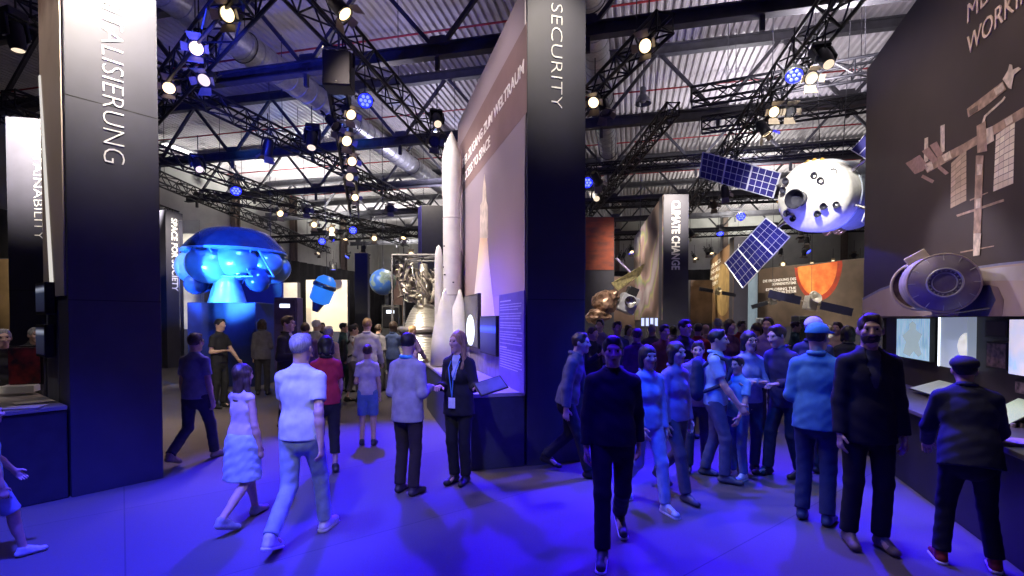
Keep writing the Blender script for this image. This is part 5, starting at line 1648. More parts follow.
def crumple(c, r, m, name, parent, sd, amp=.28):
    bm = bmesh.new(); bmesh.ops.create_icosphere(bm, subdivisions=3, radius=1)
    from mathutils import noise
    me = MB(); vs = []
    for v in bm.verts:
        k_ = 1 + amp * noise.noise(v.co * 1.9 + Vector((sd, 0, 0))) + amp * .6 * noise.noise(v.co * 4.5 + Vector((0, sd, 0)))
        vs.append(c + Vector((v.co.x * r[0], v.co.y * r[1], v.co.z * r[2])) * k_)
    me.add(vs, [[v.index for v in f.verts] for f in bm.faces]); bm.free()
    return me.build(name, m, parent, smooth=False)
FB = mat('foil_brown', (.30, .18, .12), .35, .35, 7, .5, .5)
crumple(at(604, 302, YG), (.34, .3, .30), FB, 'foil_body', root, 3.1)
crumple(at(598, 316, YG), (.30, .3, .20), FB, 'foil_skirt', root, 8.2)
crumple(at(612, 296, YG - .1), (.18, .2, .16), FB, 'foil_cap', root, 5.5)
MB().tube([at(616, 258, YG), at(631, 273, YG)], .03, 8).build('boom', mat('boom_lilac', (.45, .38, .62), .4), root)
MB().tube([at(610, 292, YG), at(600, 310, YG)], .035, 8).build('boom', mat('boom_lilac', (.45, .38, .62), .4), root)
MB().tube([at(640, 268, YG), at(640, 268, YG) * Vector((1, 1, 0)) + Vector((0, 0, CEIL))], .01, 5).build('hanging_wire', STEEL, root)
for i, x in enumerate((642.5, 647, 651.5, 656)):
    p = at(x, 322, 14.5)
    r = thing('display_screen', 'x', 'display screen', p, 'row of small bright screens')
    MB().box(p, (.10, .05, .26)).build('casing', BLACK, r, bevel=.006)
    MB().box(p - Vector((0, .028, 0)), (.085, .008, .23)).build('screen', emit_mat('mini_screen', (.55, .62, 1), 1.3), r)
    MB().tube([p - Vector((0, 0, .13)), Vector((p.x, p.y, 0))], .02, 8).build('post', STEEL, r)
    r['label'] = 'small bright upright screen at the foot of the swirling print, %s from its left' % ('first', 'second', 'third', 'fourth')[i]
# capsule model hanging in front of the space mural
p0 = WR.P(943, 283, .36)
rear = WR.P(921, 286, .13)
fa = (p0 - rear).normalized(); LM = (p0 - rear).length
root = thing('space_module', 'cut open silver space laboratory module hanging over the planet on the right mural', 'module', p0)
MS = mat('module_silver', (.40, .35, .36), .4, .35, 8, .25, .15)
rr_ = .285
MB().lathe([(rr_ * .985, .0), (rr_, -.01), (rr_, -LM * .42), (rr_ * .96, -LM * .44)], p0, fa, 44, False).build('hull_band', MS, root)
MB().lathe([(rr_ * .985, .0), (rr_ * .60, .07), (rr_ * .48, .08), (rr_ * .46, .065), (.001, .065)], p0, fa, 44, False).build('end_cone', mat('module_endcone', (.34, .31, .38), .4, .3, 5, .3, .1, None, 0, (.22, .17, .30)), root)
mb = MB(); mb.torus(p0 + fa * .08, rr_ * .47, .011, fa, 36, 6); mb.torus(p0 + fa * .07, rr_ * .33, .006, fa, 30, 6)
mb.build('hatch_ring', mat('hatch_light', (.52, .52, .58), .35, .3), root)
mb = MB(); mb.torus(p0, rr_ * .98, .010, fa, 44, 6); mb.build('end_rim', mat('rim_cream', (.60, .50, .40), .4), root)
qf = Vector((0, 0, 1)).rotation_difference(fa)
mb = MB()
for k in range(20):
    a = k * 2 * PI / 20; mb.box(p0 + fa * .068 + qf @ Vector((rr_ * .40 * math.cos(a), rr_ * .40 * math.sin(a), 0)), (.012, .012, .014), qf.to_matrix())
mb.build('hatch_bolts', mat('bolt_light', (.6, .6, .64), .4), root, smooth=False)
mb = MB()
for k in range(12):
    a = k * 2 * PI / 12; mb.tube([p0 + fa * .064 + qf @ Vector((rr_ * .5 * math.cos(a), rr_ * .5 * math.sin(a), .008)), p0 + fa * .012 + qf @ Vector((rr_ * .95 * math.cos(a), rr_ * .95 * math.sin(a), 0))], .004, 5)
mb.build('cone_ribs', mat('hatch_light', (.52, .52, .58), .35, .3), root)
# the rear shell is cut away on the side turned to the left
lf = (WR.d * -1); lf = (lf - fa * lf.dot(fa)).normalized(); upd = fa.cross(lf)
if upd.z < 0: upd = -upd
vs = []
for q_ in (LM * .43, LM):
    for k in range(25):
        a = math.radians(62) + math.radians(236) * k / 24
        vs.append(p0 - fa * q_ + (lf * math.cos(a) + upd * math.sin(a)) * rr_ * .97)
so = MB().add(vs, [(k, k + 1, 26 + k, 25 + k) for k in range(24)]).build('open_hull', MS, root); sd2 = so.modifiers.new('t', 'SOLIDIFY'); sd2.thickness = .015
mb = MB(); mb.torus(rear, rr_ * .97, .016, fa, 44, 8); mb.build('rear_rim', mat('rim_cream', (.60, .50, .40), .4), root)
MB().lathe([(rr_ * .95, .0), (rr_ * .95, -.02), (.001, -.03)], rear, fa, 36, False).build('rear_bulkhead', mat('bulkhead_dark', (.16, .10, .09), .5, 0, 9, .4), root)
random.seed(9)
for k in range(10):
    t = random.uniform(.15, .75); a = random.uniform(-1, 1); r_ = random.uniform(.1, rr_ * .75)
    MB().box(rear.lerp(p0 - fa * LM * .4, t) + (lf * math.cos(a) + upd * math.sin(a)) * r_, [random.uniform(.05, .10) for _ in range(3)], qf.to_matrix()).build('equipment_rack', mat('rack_%d' % (k % 3), ((.45, .28, .12), (.50, .48, .46), (.14, .10, .10))[k % 3], .5), root, bevel=.006)
MB().box(rear + fa * LM * .35 + upd * rr_ * 1.08 + lf * .05, (.20, .12, .09), qf.to_matrix()).build('top_adapter', mat('adapter_cream', (.60, .52, .42), .4, 0, 10, .2), root, bevel=.01)
MB().tube([p0 - upd * rr_ * 1.05 + lf * .2, p0 - upd * rr_ * 1.05 - lf * .36], .006, 6).build('antenna_rod', CHROME, root)
mb = MB()
mb.tube([rear - fa * .01, rear - WR.n * .12], .03, 8)
mb.build('wall_bracket', STEEL, root)
# loudspeaker
p = at(339, 73, 8.9)
root = thing('loudspeaker', 'black loudspeaker box hanging from the lattice truss', 'loudspeaker', p)
R = Matrix.Rotation(.12, 3, 'Z')
MB().box(p, (.48, .40, .60), R).build('cabinet', BLACK, root, bevel=.02)
MB().box(p + R @ Vector((0, -.205, .0)), (.44, .012, .56), R).build('grille', mat('grille_black', (.022, .02, .024), .6, 0, 200, .5), root, bevel=.004)
MB().box(p + R @ Vector((0, -.214, -.24)), (.04, .006, .02), R).build('emblem_plate', CHROME, root)
mb = MB()
for s in (-1, 1): mb.bar(p + R @ Vector((s * .26, 0, .1)), p + R @ Vector((s * .26, 0, .42)), .04, .01)
mb.bar(p + R @ Vector((-.26, 0, .42)), p + R @ Vector((.26, 0, .42)), .04, .01); mb.tube([p + Vector((0, 0, .42)), p + Vector((0, 0, .75))], .02, 8)
mb.build('hanging_bracket', STEEL, root)

# ------------------------------------------------------------------ lamps on the trusses
ML = WL.pt(-.4, 4.6); 
LW = [  # (px, py, z, proto, target, label)
    (170, 90, 6.3, P_WARM, W1.pt(.4, 5.4), 'warm spotlight with open barn doors just right of the left pylon'),
    (199, 50, 6.35, P_WARM, W1.pt(.4, 5.2), 'warm spotlight on the blue lit truss above the left pylon spotlight'),
    (233, 14, 6.4, P_WARM, W1.pt(.4, 5.0), 'warm spotlight at the top of the blue lit truss, left of the picture top'),
    (208, 78, 6.2, P_DIM, WL.pt(1, 3.5), 'small dark spotlight under the blue lit truss pointing down'),
    (338, 6, 6.5, P_WARM, WC.pt(1, 3.5), 'warm spotlight at the top of the picture above the loudspeaker'),
    (348, 112, 6.3, P_WARM, WC.pt(1.5, 3.0), 'spotlight below the blue lamp, first under the loudspeaker'),
    (332, 122, 6.3, P_OFF, WC.pt(4, 3), 'black unlit spotlight left below the loudspeaker'),
    (344, 139, 6.3, P_WARM, WC.pt(2, 3.0), 'spotlight second under the loudspeaker'),
    (350, 160, 6.3, P_WARM, WC.pt(2.5, 3.0), 'spotlight third under the loudspeaker'),
    (348, 176, 6.3, P_DIM, WC.pt(3, 3.0), 'spotlight fourth under the loudspeaker'),
    (354, 197, 6.3, P_WARM, WC.pt(3.5, 3.0), 'spotlight lowest in the column under the loudspeaker'),
    (437, 120, 6.5, P_MOV, Vector((0, 5, 0)), 'black moving head lamp over the rocket tip'),
    (433, 140, 6.4, P_OFF, WC.pt(3, 4), 'black unlit spotlight left of the rocket tip'),
    (365, 100, 6.3, P_BLUE, Vector((.2, 2.6, .6)), 'bright blue lamp right of the loudspeaker'),
    (268, 147, 6.2, P_WARM, at(240, 300, 14), 'small warm spotlight left of the loudspeaker under the blue truss'),
    (312, 140, 6.3, P_MOV, Vector((-4, 9, 0)), 'black moving head lamp on the truss left of the column of spotlights'),
    (198, 165, 6.3, P_MOV, Vector((-4, 9, 0)), 'black moving head lamp beside the long white strip light'),
    (236, 190, 6.2, P_BLUE, at(238, 262, 14), 'dim blue lamp right above the blue module dome'),
    (278, 212, 6.0, P_WARM, at(383, 282, 15.5), 'white shining spotlight right of the blue module dome'),
    (313, 224, 6.0, P_WARM, at(424, 290, 13), 'white shining spotlight second right of the blue module dome'),
    (331, 229, 6.0, P_WARM, at(424, 300, 13), 'white shining spotlight third right of the blue module dome'),
    (322, 241, 5.9, P_BLUE, at(340, 340, 14), 'small blue lamp above the blue capsule'),
    (353, 230, 6.0, P_BLUE, at(360, 400, 9), 'small blue lamp right of the white shining spotlights'),
    (305, 208, 6.1, P_OFF, at(380, 300, 15), 'dark unlit spotlight between the shining spotlights and the column'),
    (374, 238, 6.0, P_WARM, at(424, 300, 13), 'small spotlight on the far truss above the globe'),
    (390, 207, 6.1, P_OFF, at(424, 300, 13), 'dark tilted spotlight left of the plain black pylon'),
    (411, 254, 5.0, P_WARM, at(428, 290, 13.2), 'bright small spotlight over the silver engine'),
    # right half
    (649, 46, 6.4, P_WARM, W4.pt(.4, 5.2), 'silver barn door spotlight high on the thin truss right of the security pylon'),
    (595, 100, 6.3, P_WARM, WC.pt(.3, 3), 'bright warm spotlight right behind the security pylon edge'),
    (604, 106, 6.3, P_OFF, Vector((3, 8, 0)), 'black unlit spotlight next to the bright one at the security pylon'),
    (794, 74, 6.3, P_BLUE, Vector((2.6, 4.4, 0)), 'bright blue lamp on the slanting truss left of the brown mural'),
    (808, 76, 6.3, P_DIM, WR.pt(2, 4), 'dim spotlight right next to the blue lamp on the slanting truss'),
    (825, 58, 6.4, P_MOV, WR.pt(2, 3), 'black long moving head lamp hanging right of the slanting truss'),
    (771, 111, 6.3, P_WARM, WR.pt(1.5, 4), 'bright warm spotlight lower down the slanting truss'),
    (763, 128, 6.2, P_WARM, at(808, 196, 11), 'bright warm spotlight just over the upper solar panel'),
    (787, 110, 6.3, P_OFF, WR.pt(1, 4), 'grey unlit spotlight right of the bright warm ones on the slanting truss'),
    (587, 182, 6.1, P_BLUE, Vector((2, 6, 0)), 'blue lamp at the right edge of the security pylon'),
    (596, 178, 6.1, P_DIM, at(640, 260, 18), 'small spotlight next to the blue lamp at the security pylon edge'),
    (596, 196, 6.2, P_MOV, at(640, 360, 10), 'large black moving head lamp right of the security pylon'),
    (603, 236, 6.0, P_BLUE, at(620, 380, 9), 'blue lamp in front of the orange rock print'),
    (640, 240, 5.9, P_WARM, W5.pt(.4, 5.3), 'small warm spotlight at the left edge of the swirling print'),
    (725, 190, 6.2, P_OFF, at(740, 300, 22), 'dark spotlight under the upper solar panel'),
    (713, 203, 6.2, P_DIM, at(735, 260, 24), 'small dark spotlight farther left under the upper solar panel'),
    (741, 216, 6.1, P_BLUE, at(700, 380, 9), 'blue lamp right of the climate pylon top'),
    (690, 232, 6.0, P_WARM, at(720, 270, 24), 'small warm spotlight at the right edge of the climate pylon'),
    (783, 292 - 28, 5.6, P_WARM, WM.pt(1.5, 3), 'warm spotlight over the left corner of the red sun wall'),
    (812, 264, 5.5, P_WARM, WM.pt(2.5, 3.3), 'warm spotlight over the red sun picture'),
    (833, 262, 5.5, P_WARM, WM.pt(4, 3.3), 'warm spotlight over the right end of the red sun wall'),
    (854, 255, 5.6, P_OFF, WM.pt(4, 3), 'dark lamp above the right end of the red sun wall'),
    (860, 262, 5.3, P_WARM, WM.pt(4, 3), 'bright lamp at the very edge of the brown mural'),
    (16, 36, 6.4, P_MOV, Vector((-7, 8, 0)), 'black moving head lamp at the top left corner'),
]
for px, py, z, pr_, tg, lb in LW:
    lamp(pr_, atz(px, py, z), tg, lb, 'stage lamps on the trusses', 1.0 if py < 130 else 1.15)
# rows of smaller lamps far off in the hall
FARG = 'far small lamps under the roof'
random.seed(21)
for k in range(50):
    px = random.choice([random.uniform(280, 410), random.uniform(600, 700), random.uniform(700, 860)]); py = random.uniform(232, 257)
    if k > 33: px, py = random.choice([random.uniform(284, 376), random.uniform(392, 404)]), random.uniform(262, 288)
    pr_ = random.choice([P_WARM, P_WARM, P_DIM, P_OFF, P_BLUE])
    z = 6.45 if k <= 33 else 4.4
    p = atz(px, py, z)
    o = lamp(pr_, p, p + Vector((random.uniform(-2, 2), random.uniform(-4, 1), -4)), 'small lamp of the far rows under the roof trusses, too distant to tell apart', FARG, 1.2)
# ------------------------------------------------------------------ people
def fp(px, py):
    p = floor_at(px, py); return (p.x, p.y)
def bp_(px, Y):
    return ((px - 512) / 500 * Y, Y)
P = person
# --- left of the middle
P('person in a grey-blue tee shirt and navy trousers walking away beside the left pylon', fp(196, 462), 1.66, 172, ('down', 'down'), 'walk', top=('tee', 'greyblue', (.20, .20, .28)), bottom=('trousers', 'navy', (.025, .028, .06)), hair=('short', 'brown'), shoe=(.20, .16, .15))
P('man in a black tee shirt standing before the blue module stand', bp_(219, 10.2), 1.82, 80, ('bent', 'fore'), top=('tee', 'black', (.012, .012, .016)), bottom=('trousers', 'black', (.015, .015, .02)), hair=('short', 'black'), near=False)
P('girl in a pale pink top and light blue skirt walking away in the aisle', fp(243, 524), 1.44, 160, ('down', 'fore'), 'walk2', female=True, top=('tank', 'palepink', (.52, .44, .50)), bottom=('skirt', 'paleblue', (.36, .48, .66)), hair=('long', 'brown'), shoe=(.3, .3, .34), build=.9)
P('adult in a white tee shirt, pale jeans and white sneakers walking away', fp(302, 541), 1.72, 176, ('back', 'fore'), 'walk', top=('tee', 'white', (.62, .68, .74)), bottom=('jeans', 'palejeans', (.30, .38, .52)), hair=('short', 'grey'), shoe=(.72, .72, .72), sole=True)
P('person in a red top and black cropped trousers with dark bobbed hair', fp(327, 472), 1.60, 205, ('fore', 'bent'), 'stand', female=True, hpitch=25, top=('tee', 'red', (.42, .02, .05)), bottom=('cropped', 'black', (.014, .016, .02)), hair=('bob', 'black'), shoe=(.03, .03, .03), extra=('scarf',))
P('boy in a lavender tee shirt and blue shorts looking into the hall', fp(368, 445), 1.44, 188, ('down', 'bent'), 'stand', top=('tee', 'lavender', (.46, .42, .58)), bottom=('shorts', 'blue', (.09, .16, .42)), hair=('short', 'brown'), shoe=(.03, .03, .05), build=.88)
q = P('young man in a pale tank top with a black backpack behind the boy', fp(353, 402), 1.70, 110, ('fore', 'bent'), 'step', top=('tank', 'palegrey', (.50, .48, .52)), bottom=('cropped', 'greyshorts', (.14, .13, .14)), hair=('short', 'black'), near=False)
backpack(q, 'black backpack on the young man in the pale tank top', (.015, .015, .018), 'pack_black')
q8 = P('man in a pale grey blazer with a turquoise collar seen from behind', fp(408, 493), 1.66, 158, ('bent', 'bent'), 'stand', hyaw=10, hpitch=10, top=('blazer', 'palegrey2', (.36, .35, .40)), bottom=('trousers', 'darkbrown', (.03, .02, .022)), hair=('short', 'black'), shoe=(.05, .04, .04), extra=('bluecollar',))
q9 = P('blonde woman in a black blazer with a badge talking at the middle counter', fp(459, 483), 1.67, -22, ('bent', 'out'), 'close', female=True, hyaw=-18, top=('blazer', 'blackblazer', (.010, .010, .014)), bottom=('trousers', 'blacksuit', (.010, .010, .013)), hair=('long', 'blonde'), shoe=(.012, .012, .012), inner=('whiteblue', (.52, .60, .72)), extra=('badge',))
# the tablet she holds out towards the counter
hnd = q9['hands'][1]
tr = thing('tablet_computer', 'dark tablet held out by the blonde woman over the counter', 'tablet', hnd)
TB = Vector((hnd.x, hnd.y, hnd.z)); R = Matrix.Rotation(.35, 3, 'Z') @ Matrix.Rotation(-.25, 3, 'Y') @ Matrix.Rotation(.5, 3, 'X')
MB().box(TB + Vector((.12, -.02, .02)), (.30, .22, .012), R).build('case', BLACK, tr, bevel=.004)
MB().box(TB + Vector((.12, -.02, .02)) + R @ Vector((0, 0, .007)), (.27, .19, .003), R).build('screen', mat('tablet_glass', (.16, .18, .26), .15), tr)
q10 = P('man in a dark suit in profile before the purple kiosk', bp_(287, 8.4), 1.86, 85, ('bent', 'bent'), 'stand', top=('blazer', 'darknavy', (.022, .02, .035)), bottom=('trousers', 'darknavy2', (.02, .02, .03)), hair=('short', 'brown'), inner=('white', (.6, .6, .6)))
# --- left edge
P('man in a dark suit with grey hair bending over the left counter, the farther one', (-7.6, 7.9), 1.72, 60, ('desk', 'desk'), 'step', lean=16, top=('blazer', 'charcoal', (.05, .05, .055)), bottom=('trousers', 'charcoal', (.03, .03, .035)), hair=('short', 'grey'))
P('man in a dark blue suit behind the red picture case at the left edge', (-6.75, 6.62), 1.70, 50, ('bent', 'desk'), 'step', lean=10, top=('blazer', 'slate', (.06, .07, .09)), bottom=('trousers', 'slate', (.03, .03, .035)), hair=('short', 'grey'))
P('child in a bright light blue tee shirt at the lower left corner', (-3.86, 3.66), 1.22, 150, ('down', 'fore'), 'walk', top=('tee', 'brightblue', (.30, .52, .80)), bottom=('shorts', 'blueshort', (.25, .30, .50)), hair=('short', 'brown'), shoe=(.5, .5, .55), build=.85)
# --- right of the middle
P('person in a dark striped pullover leaning along the security pylon', fp(570, 474), 1.70, 70, ('down', 'fore'), 'walk', lean=12, top=('hoodie', 'stripegrey', (.10, .10, .14)), bottom=('trousers', 'ink', (.012, .012, .02)), hair=('short', 'brown'))
P('person in a black hoodie and black trousers walking towards the camera', fp(612, 548), 1.70, -8, ('down', 'back'), 'walk', top=('hoodie', 'blackhood', (.012, .013, .018)), bottom=('trousers', 'blacktr', (.012, .012, .018)), hair=('short', 'black'), shoe=(.04, .04, .05), sole=True)
P('woman in a pale blue open shirt and light trousers walking towards the camera', fp(646, 505), 1.58, 15, ('fore', 'down'), 'walk2', female=True, top=('shirt', 'sky', (.32, .46, .70)), bottom=('jeans', 'skyjeans', (.34, .42, .60)), hair=('bob', 'brown'), shoe=(.55, .65, .75), sole=True)
P('person in a lilac top walking right beside the woman in pale blue', fp(674, 494), 1.60, 30, ('down', 'down'), 'walk', female=True, top=('shirt', 'lilac', (.25, .22, .42)), bottom=('trousers', 'greybrown', (.08, .075, .10)), hair=('bob', 'brown'), shoe=(.06, .06, .07))
P('person in a mauve pullover between the lilac top and the backpack wearer', fp(697, 470), 1.55, -20, ('down', 'down'), 'step', top=('hoodie', 'mauve', (.20, .15, .26)), bottom=('trousers', 'greybrown2', (.06, .055, .075)), hair=('short', 'brown'))
P('man in a black jacket with round glasses in the crowd', bp_(684, 7.6), 1.80, 30, ('bent', 'chin'), 'stand', top=('jacket', 'black2', (.014, .014, .018)), bottom=('trousers', 'black3', (.014, .014, .018)), hair=('short', 'black'), glasses=True)
q = P('man in a light blue shirt with a dark backpack facing right', fp(715, 479), 1.70, 62, ('fore', 'bent'), 'step', top=('polo', 'lightblue', (.30, .50, .72)), bottom=('trousers', 'greyblue2', (.10, .11, .18)), hair=('short', 'black'), shoe=(.1, .1, .12))
backpack(q, 'dark blue backpack on the man in the light blue shirt', (.03, .04, .09), 'pack_blue')
P('smiling woman with dark bobbed hair and glasses facing the camera', fp(747, 472), 1.66, 5, ('cross', 'cross'), 'stand', female=True, top=('shirt', 'patternblue', (.26, .32, .52)), bottom=('jeans', 'darkjeans', (.04, .05, .11)), hair=('bob', 'black'), glasses=True)
P('child in a light blue tee shirt and white sneakers with crossed arms', fp(737, 478), 1.38, -60, ('cross', 'fore'), 'stand', top=('tee', 'aqua', (.25, .52, .72)), bottom=('jeans', 'bluejeans', (.10, .16, .38)), hair=('short', 'brown'), shoe=(.7, .72, .75), sole=True, build=.9)
P('man in a dark quilted vest bending towards the smiling woman', fp(783, 476), 1.76, -72, ('fore', 'bent'), 'step', lean=10, hpitch=12, top=('jacket', 'vest', (.035, .03, .09)), bottom=('trousers', 'inkblue', (.02, .02, .05)), hair=('short', 'brown'))
P('man in a blue cap and teal blue jacket seen from behind', fp(815, 521), 1.76, 138, ('bent', 'bent'), 'stand', hyaw=-20, top=('jacket', 'teal', (.09, .24, .38)), bottom=('trousers', 'navyjean', (.025, .035, .09)), hair=('cap', 'brown'), shoe=(.03, .05, .10), extra=('cap',))
P('tall person in a white cap right behind the man in the blue cap', fp(811, 470), 1.82, 120, ('down', 'bent'), 'stand', top=('jacket', 'navyj', (.03, .04, .08)), bottom=('trousers', 'navyt', (.02, .025, .05)), hair=('cap', 'grey'), extra=('whitecap',))
P('bearded man in a dark suit standing by the control counter', fp(866, 546), 1.84, -12, ('down', 'down'), 'stand', hyaw=-18, top=('blazer', 'blacknavy', (.016, .014, .022)), bottom=('trousers', 'blacknavy2', (.014, .014, .02)), hair=('short', 'brown'), shoe=(.14, .10, .09), inner=('dark', (.10, .10, .11)), extra=('beard',))
P('man in a navy shirt and flat dark cap leaning on the control counter', fp(966, 564), 1.56, 150, ('desk', 'desk'), 'wide', lean=16, top=('jacket', 'navyshirt', (.02, .024, .07)), bottom=('trousers', 'navypants', (.014, .016, .03)), hair=('short', 'black'), shoe=(.25, .02, .02), sole=True, extra=('flatcap',), build=1.12)
# --- the crowd behind, less detail
COLS = [('sand', (.50, .36, .26)), ('darkteal', (.03, .08, .09)), ('violet', (.16, .10, .30)), ('crimson', (.34, .03, .04)), ('offwhite', (.52, .50, .52)), ('smoke', (.12, .11, .13)), ('denim', (.06, .09, .20)), ('rust', (.30, .10, .05)), ('ink2', (.02, .02, .035)), ('plum', (.12, .04, .12))]
TN = dict(sand='sand coloured', darkteal='dark teal', violet='violet', crimson='crimson', offwhite='off-white', smoke='smoke grey', denim='denim blue', rust='rust red', ink2='inky black', plum='plum')
LEFTC = [(305, 9.6, 'violet', 'short', 'brown', 200), (316, 11.0, 'offwhite', 'short', 'white', 150), (328, 9.2, 'sand', 'short', 'grey', 170), (343, 12.5, 'darkteal', 'short', 'black', 100),
         (367, 9.4, 'offwhite', 'short', 'blonde', 185), (378, 12.6, 'smoke', 'short', 'brown', 170), (393, 11.6, 'denim', 'bob', 'brown', 160), (404, 13.0, 'crimson', 'short', 'black', 120),
         (322, 14, 'ink2', 'short', 'black', 30), (355, 14.5, 'plum', 'long', 'brown', 190), (388, 15.5, 'ink2', 'short', 'grey', 10), (412, 12.0, 'violet', 'tail', 'blonde', 140), (262, 12.0, 'smoke', 'bob', 'brown', 200), (296, 13.5, 'denim', 'short', 'brown', -30)]
RIGHTC = [(592, 8.6, 'ink2', 'short', 'brown', 40), (600, 10.2, 'violet', 'short', 'black', -20), (617, 9.0, 'denim', 'short', 'brown', 0), (628, 11.5, 'offwhite', 'bob', 'brown', 20), (637, 8.0, 'plum', 'short', 'brown', 160), (652, 10.0, 'smoke', 'short', 'grey', 170), (664, 8.2, 'rust', 'short', 'brown', 10),
          (673, 12.0, 'violet', 'bob', 'black', 180), (698, 9.4, 'crimson', 'short', 'brown', 150), (706, 11.5, 'sand', 'none', 'grey', 190), (718, 10.4, 'rust', 'short', 'grey', 165), (729, 8.8, 'plum', 'bob', 'brown', 20), (741, 11.0, 'crimson', 'short', 'brown', 10), (757, 9.2, 'smoke', 'tail', 'brown', 200),
          (768, 8.0, 'violet', 'short', 'brown', -40), (776, 10.6, 'denim', 'short', 'grey', 30), (795, 11.2, 'darkteal', 'short', 'brown', 60), (838, 9.6, 'sand', 'short', 'brown', -60), (848, 7.6, 'ink2', 'bob', 'black', 150), (829, 12.0, 'offwhite', 'short', 'brown', 180)]
CD = dict(COLS)
random.seed(17)
HW = dict(brown='brown', black='black', grey='grey', white='white', blonde='blond')
for side, L in (('left of the middle counter', LEFTC), ('right of the security pylon', RIGHTC)):
    seen = set()
    for px, Y, c, hs, hc_, fc in L:
        hd_ = {'short': 'short', 'bob': 'bobbed', 'long': 'long', 'tail': 'tied-back', 'none': 'no'}[hs]
        H = random.uniform(1.66, 1.84)
        base = '%s top, %s hair, in the crowd %s' % (TN[c], (hd_ + ' ' + HW[hc_]) if hs != 'none' else 'shaved', side)
        if base in seen: base = base.replace('in the crowd', 'far back in the crowd')
        seen.add(base)
        P(base, bp_(px, Y), H, fc, random.choice([('down', 'fore'), ('bent', 'down'), ('phone', 'down'), ('fore', 'bent'), ('down', 'down'), ('camera', 'camera')]), random.choice(['stand', 'step', 'close']),
          female=hs in ('bob', 'long', 'tail'), top=(random.choice(['tee', 'shirt', 'jacket']), c, CD[c]), bottom=('trousers', 'dark%s' % c, tuple(x * .3 for x in CD[c])), hair=(hs, hc_), near=False, skin=random.choice([0, 0, 1]), group='background crowd')

# ------------------------------------------------------------------ light
w = bpy.data.worlds.new('world'); SC.world = w; w.use_nodes = True
bg = w.node_tree.nodes['Background']; bg.inputs[0].default_value = (.36, .36, .70, 1); bg.inputs[1].default_value = .022
WC_ = (1.0, .88, .72)
# pylon tops
def pyl(W_, w_, z, e, deg, out=2.2, up=1.2, t=.5, blend=1.0):
    p = W_.pt(w_ * t, z + up, out); spot('pylon_spot', p, W_.pt(w_ * t, z, 0), e * .75, WC_, deg, blend)
pyl(W1, w1, 5.15, 3500, 60, 1.7, 1.3)
pyl(W2, w2, 5.4, 6500, 58)
pyl(W3, w3, 4.6, 1100, 70)
pyl(W4, w4, 5.15, 800, 40, 1.8, 1.6, .5)
pyl(W5, w5, 5.3, 2500, 46)
pyl(W6, w6, 5.4, 500, 44)
# murals
for t in (1.0, 2.6, 4.2):
    spot('mural_spot', WC.pt(t, 6.9, 2.9), WC.pt(t + .2, 3.4, 0), 960, (1, .80, .74), 75, .8, .15)
spot('mural_spot', WL.pt(.8, 6.9, 2.4), WL.pt(.9, 4.2, 0), 200, (1, .88, .76), 70)
for t in (1.2, 3.2, 5.0):
    spot('mural_spot', WR.pt(t, 6.9, 3.0), WR.pt(t, 2.3, 0), 290, (1, .82, .70), 75, .8, .15)
for t in (1.5, 5):
    spot('mural_spot', WK.pt(t, 6.6, 2.8), WK.pt(t, 3.4, 0), 900, (1, .86, .70), 80, .8, .15)
for t in (2, 6):
    spot('mural_spot', WP.pt(t, 6.6, 3), WP.pt(t, 3.4, 0), 1200, (1, .82, .55), 85, .8, .15)
spot('mural_spot', WM.pt(1.3, 6.4, 3.4), WM.pt(1.2, 2.8, 0), 900, (1, .85, .65), 80, .8, .15)
spot('mural_spot', WM.pt(3.6, 6.4, 3.4), WM.pt(3.4, 2.8, 0), 700, (1, .85, .65), 80, .8, .15)
# objects
spot('rocket_spot', rb + Vector((-2.2, -2.6, 5.4)), rb + Vector((0, 0, 2.4)), 900, (1, .92, .86), 60, .6, .06)
for tx, ty, tz, ee in ((-14.9, 22, 3.4, 2200), (-9.6, 26, 2.6, 2600), (-11.2, 24, 2.4, 1500), (5.0, 24, 2.8, 1200)):
    spot('exhibit_spot', (tx * .88, ty - 4, 6.6), (tx, ty, tz), ee, (1, .90, .74), 60, .7, .05)
spot('engine_spot', eb + Vector((-1.5, -3.0, 5.5)), eb + Vector((0, 0, 2.4)), 3400, (1, .88, .70), 55, .5, .06)
spot('craft_spot', sc_ + Vector((-2.6, -3.2, 2.0)), sc_ + Vector((0.2, 0, 0)), 2600, (1, .95, .86), 48, .4, .06)
spot('craft_blue', sc_ + Vector((.2, -1.0, -3.2)), sc_ + Vector((.6, .9, -.4)), 900, (.15, .15, 1), 50, .5, .1)
spot('module_blue', Vector((-8.3, 10.4, 1.6)), bc + Vector((0, 0, -.3)), 7000, (.04, .22, 1.0), 48, .5, .2)
spot('module_blue', bc + Vector((2.4, -3.4, 2.4)), bc + Vector((0, 0, -.1)), 3600, (.04, .14, 1.0), 50, .5, .2)
spot('module_low', bc + Vector((.2, -3.4, -1.9)), bc + Vector((0, -.4, -.9)), 1600, (.1, .5, 1.0), 40, .5, .2)
spot('globe_spot', at(383, 282, 15.5) + Vector((-1.5, -3, 2)), at(383, 282, 15.5), 700, (.9, .95, 1), 40)
spot('gold_spot', g0 + Vector((-.6, -3, 3)), g0, 900, (1, .9, .75), 50)
spot('case_spot', WR.pt(1.7, 4.2, 2.0), WR.P(935, 283, .2), 260, (.85, .78, 1), 40, .6, .08)
spot('counter_violet', WC.pt(1.2, 4.6, 2.4), WC.pt(.9, 1.1, .3), 330, (.42, .26, 1), 60, .8, .1)
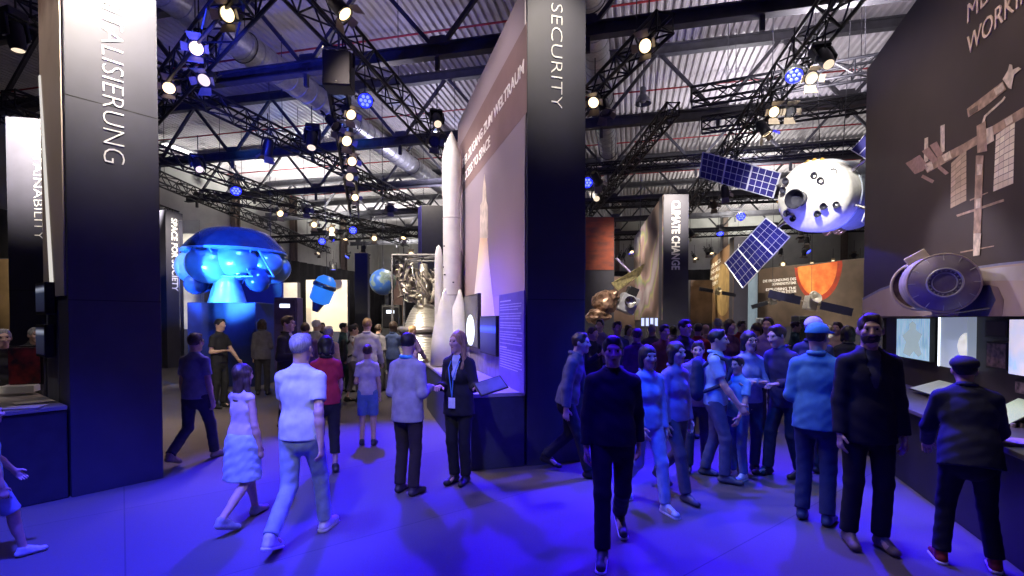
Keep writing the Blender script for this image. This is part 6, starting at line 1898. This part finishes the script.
# the blue wash over the floor and the visitors
BL = (.022, 0, 1.0)
def wash(p, t, e, deg, c=BL, blend=.7, rad=.10): spot('blue_wash', p, t, e * .50, c, deg, blend, rad)
wash(atz(365, 100, 6.2), (-1.5, 6.2, 0), 25000, 46)
wash(atz(794, 74, 6.2), (1.7, 5.1, 0), 18000, 46)
wash((-2.9, 2.3, 6.4), (-3.1, 3.5, 0), 14000, 46, (.045, .05, 1.0))
wash((1.6, 9.5, 6.4), (1.0, 4.6, 0), 9000, 58, (.035, 0, 1.0))
wash((2.6, 7.2, 6.4), (2.0, 4.0, 0), 9500, 44, (.02, .012, 1.0))
wash((-.4, 2.0, 6.4), (-.6, 3.6, 0), 3000, 70)
wash(atz(741, 216, 6.0), (2.6, 7.0, 0.5), 5000, 50, (.02, .02, 1.0))
wash((.6, 3.4, 6.4), (2.2, 5.6, .8), 2600, 38, (.01, .14, 1.0))
# neutral light on the visitors of the left aisle and the far hall
spot('aisle_warm', (-4.9, 10.5, 6.6), (-4.7, 7.6, 0), 1100, (1, .70, .52), 46, .9, .3)
spot('aisle_fill', (-1.4, .6, 4.9), (-1.6, 4.6, 1.25), 470, (.90, .90, 1), 38, .9, .12)  # added fill on the visitors, in place of spill from the mural lights
spot('desk_fill', (-5.9, 5.2, 5.6), (-7.2, 7.3, 1.4), 160, (1, .9, .8), 50, .8, .1)  # fill added to brighten the two suited men, no fixture of its own
for u, v, e in ((22, -8, 4500), (22, 4, 4500), (30, -10, 6000), (30, 6, 6000), (16, -7, 2200), (15, 6, 2200)):
    p = hall(u, v, 6.9); spot('hall_down', p, p - Vector((0, 0, 5)), e * .45, (1, .90, .78), 112, .7, .12)
# uplights added for the roof, in place of light bounced from below
for u, v, e, c in ((12, -6, 620, (.86, .76, 1)), (12, 4, 2700, (.96, .88, 1)), (20, -8, 1400, (.80, .76, 1)), (20, 4, 2600, (.98, .93, 1)), (29, -8, 3400, (1, .97, .9)), (29, 6, 3600, (1, .97, .9)), (6, -8, 260, (.35, .3, 1)), (37, -10, 6000, (1, .98, .9)), (37, 8, 3500, (1, .98, .9)), (24, -17, 6000, (1, .98, .92)), (34, -17, 6500, (1, .98, .92))):
    p = hall(u, v, 6.9); spot('roof_fill', p, p + Vector((0, 0, 4)), e * (.27 if u < 18 and v < 0 else .42), c, 165, .5, .5)
# blue glow along the truss on the left
for px, py in ((215, 60), (250, 130), (205, 165)):
    p = atz(px, py, 6.15); spot('truss_blue', p + Vector((0, -.8, -.6)), p + Vector((.3, 1.2, .6)), 420, (.03, .05, 1), 110, .6, .1)

vs_ = SC.view_settings
vs_.view_transform = 'Standard'; vs_.look = 'None'; vs_.gamma = 1; vs_.exposure = 0; vs_.use_curve_mapping = False
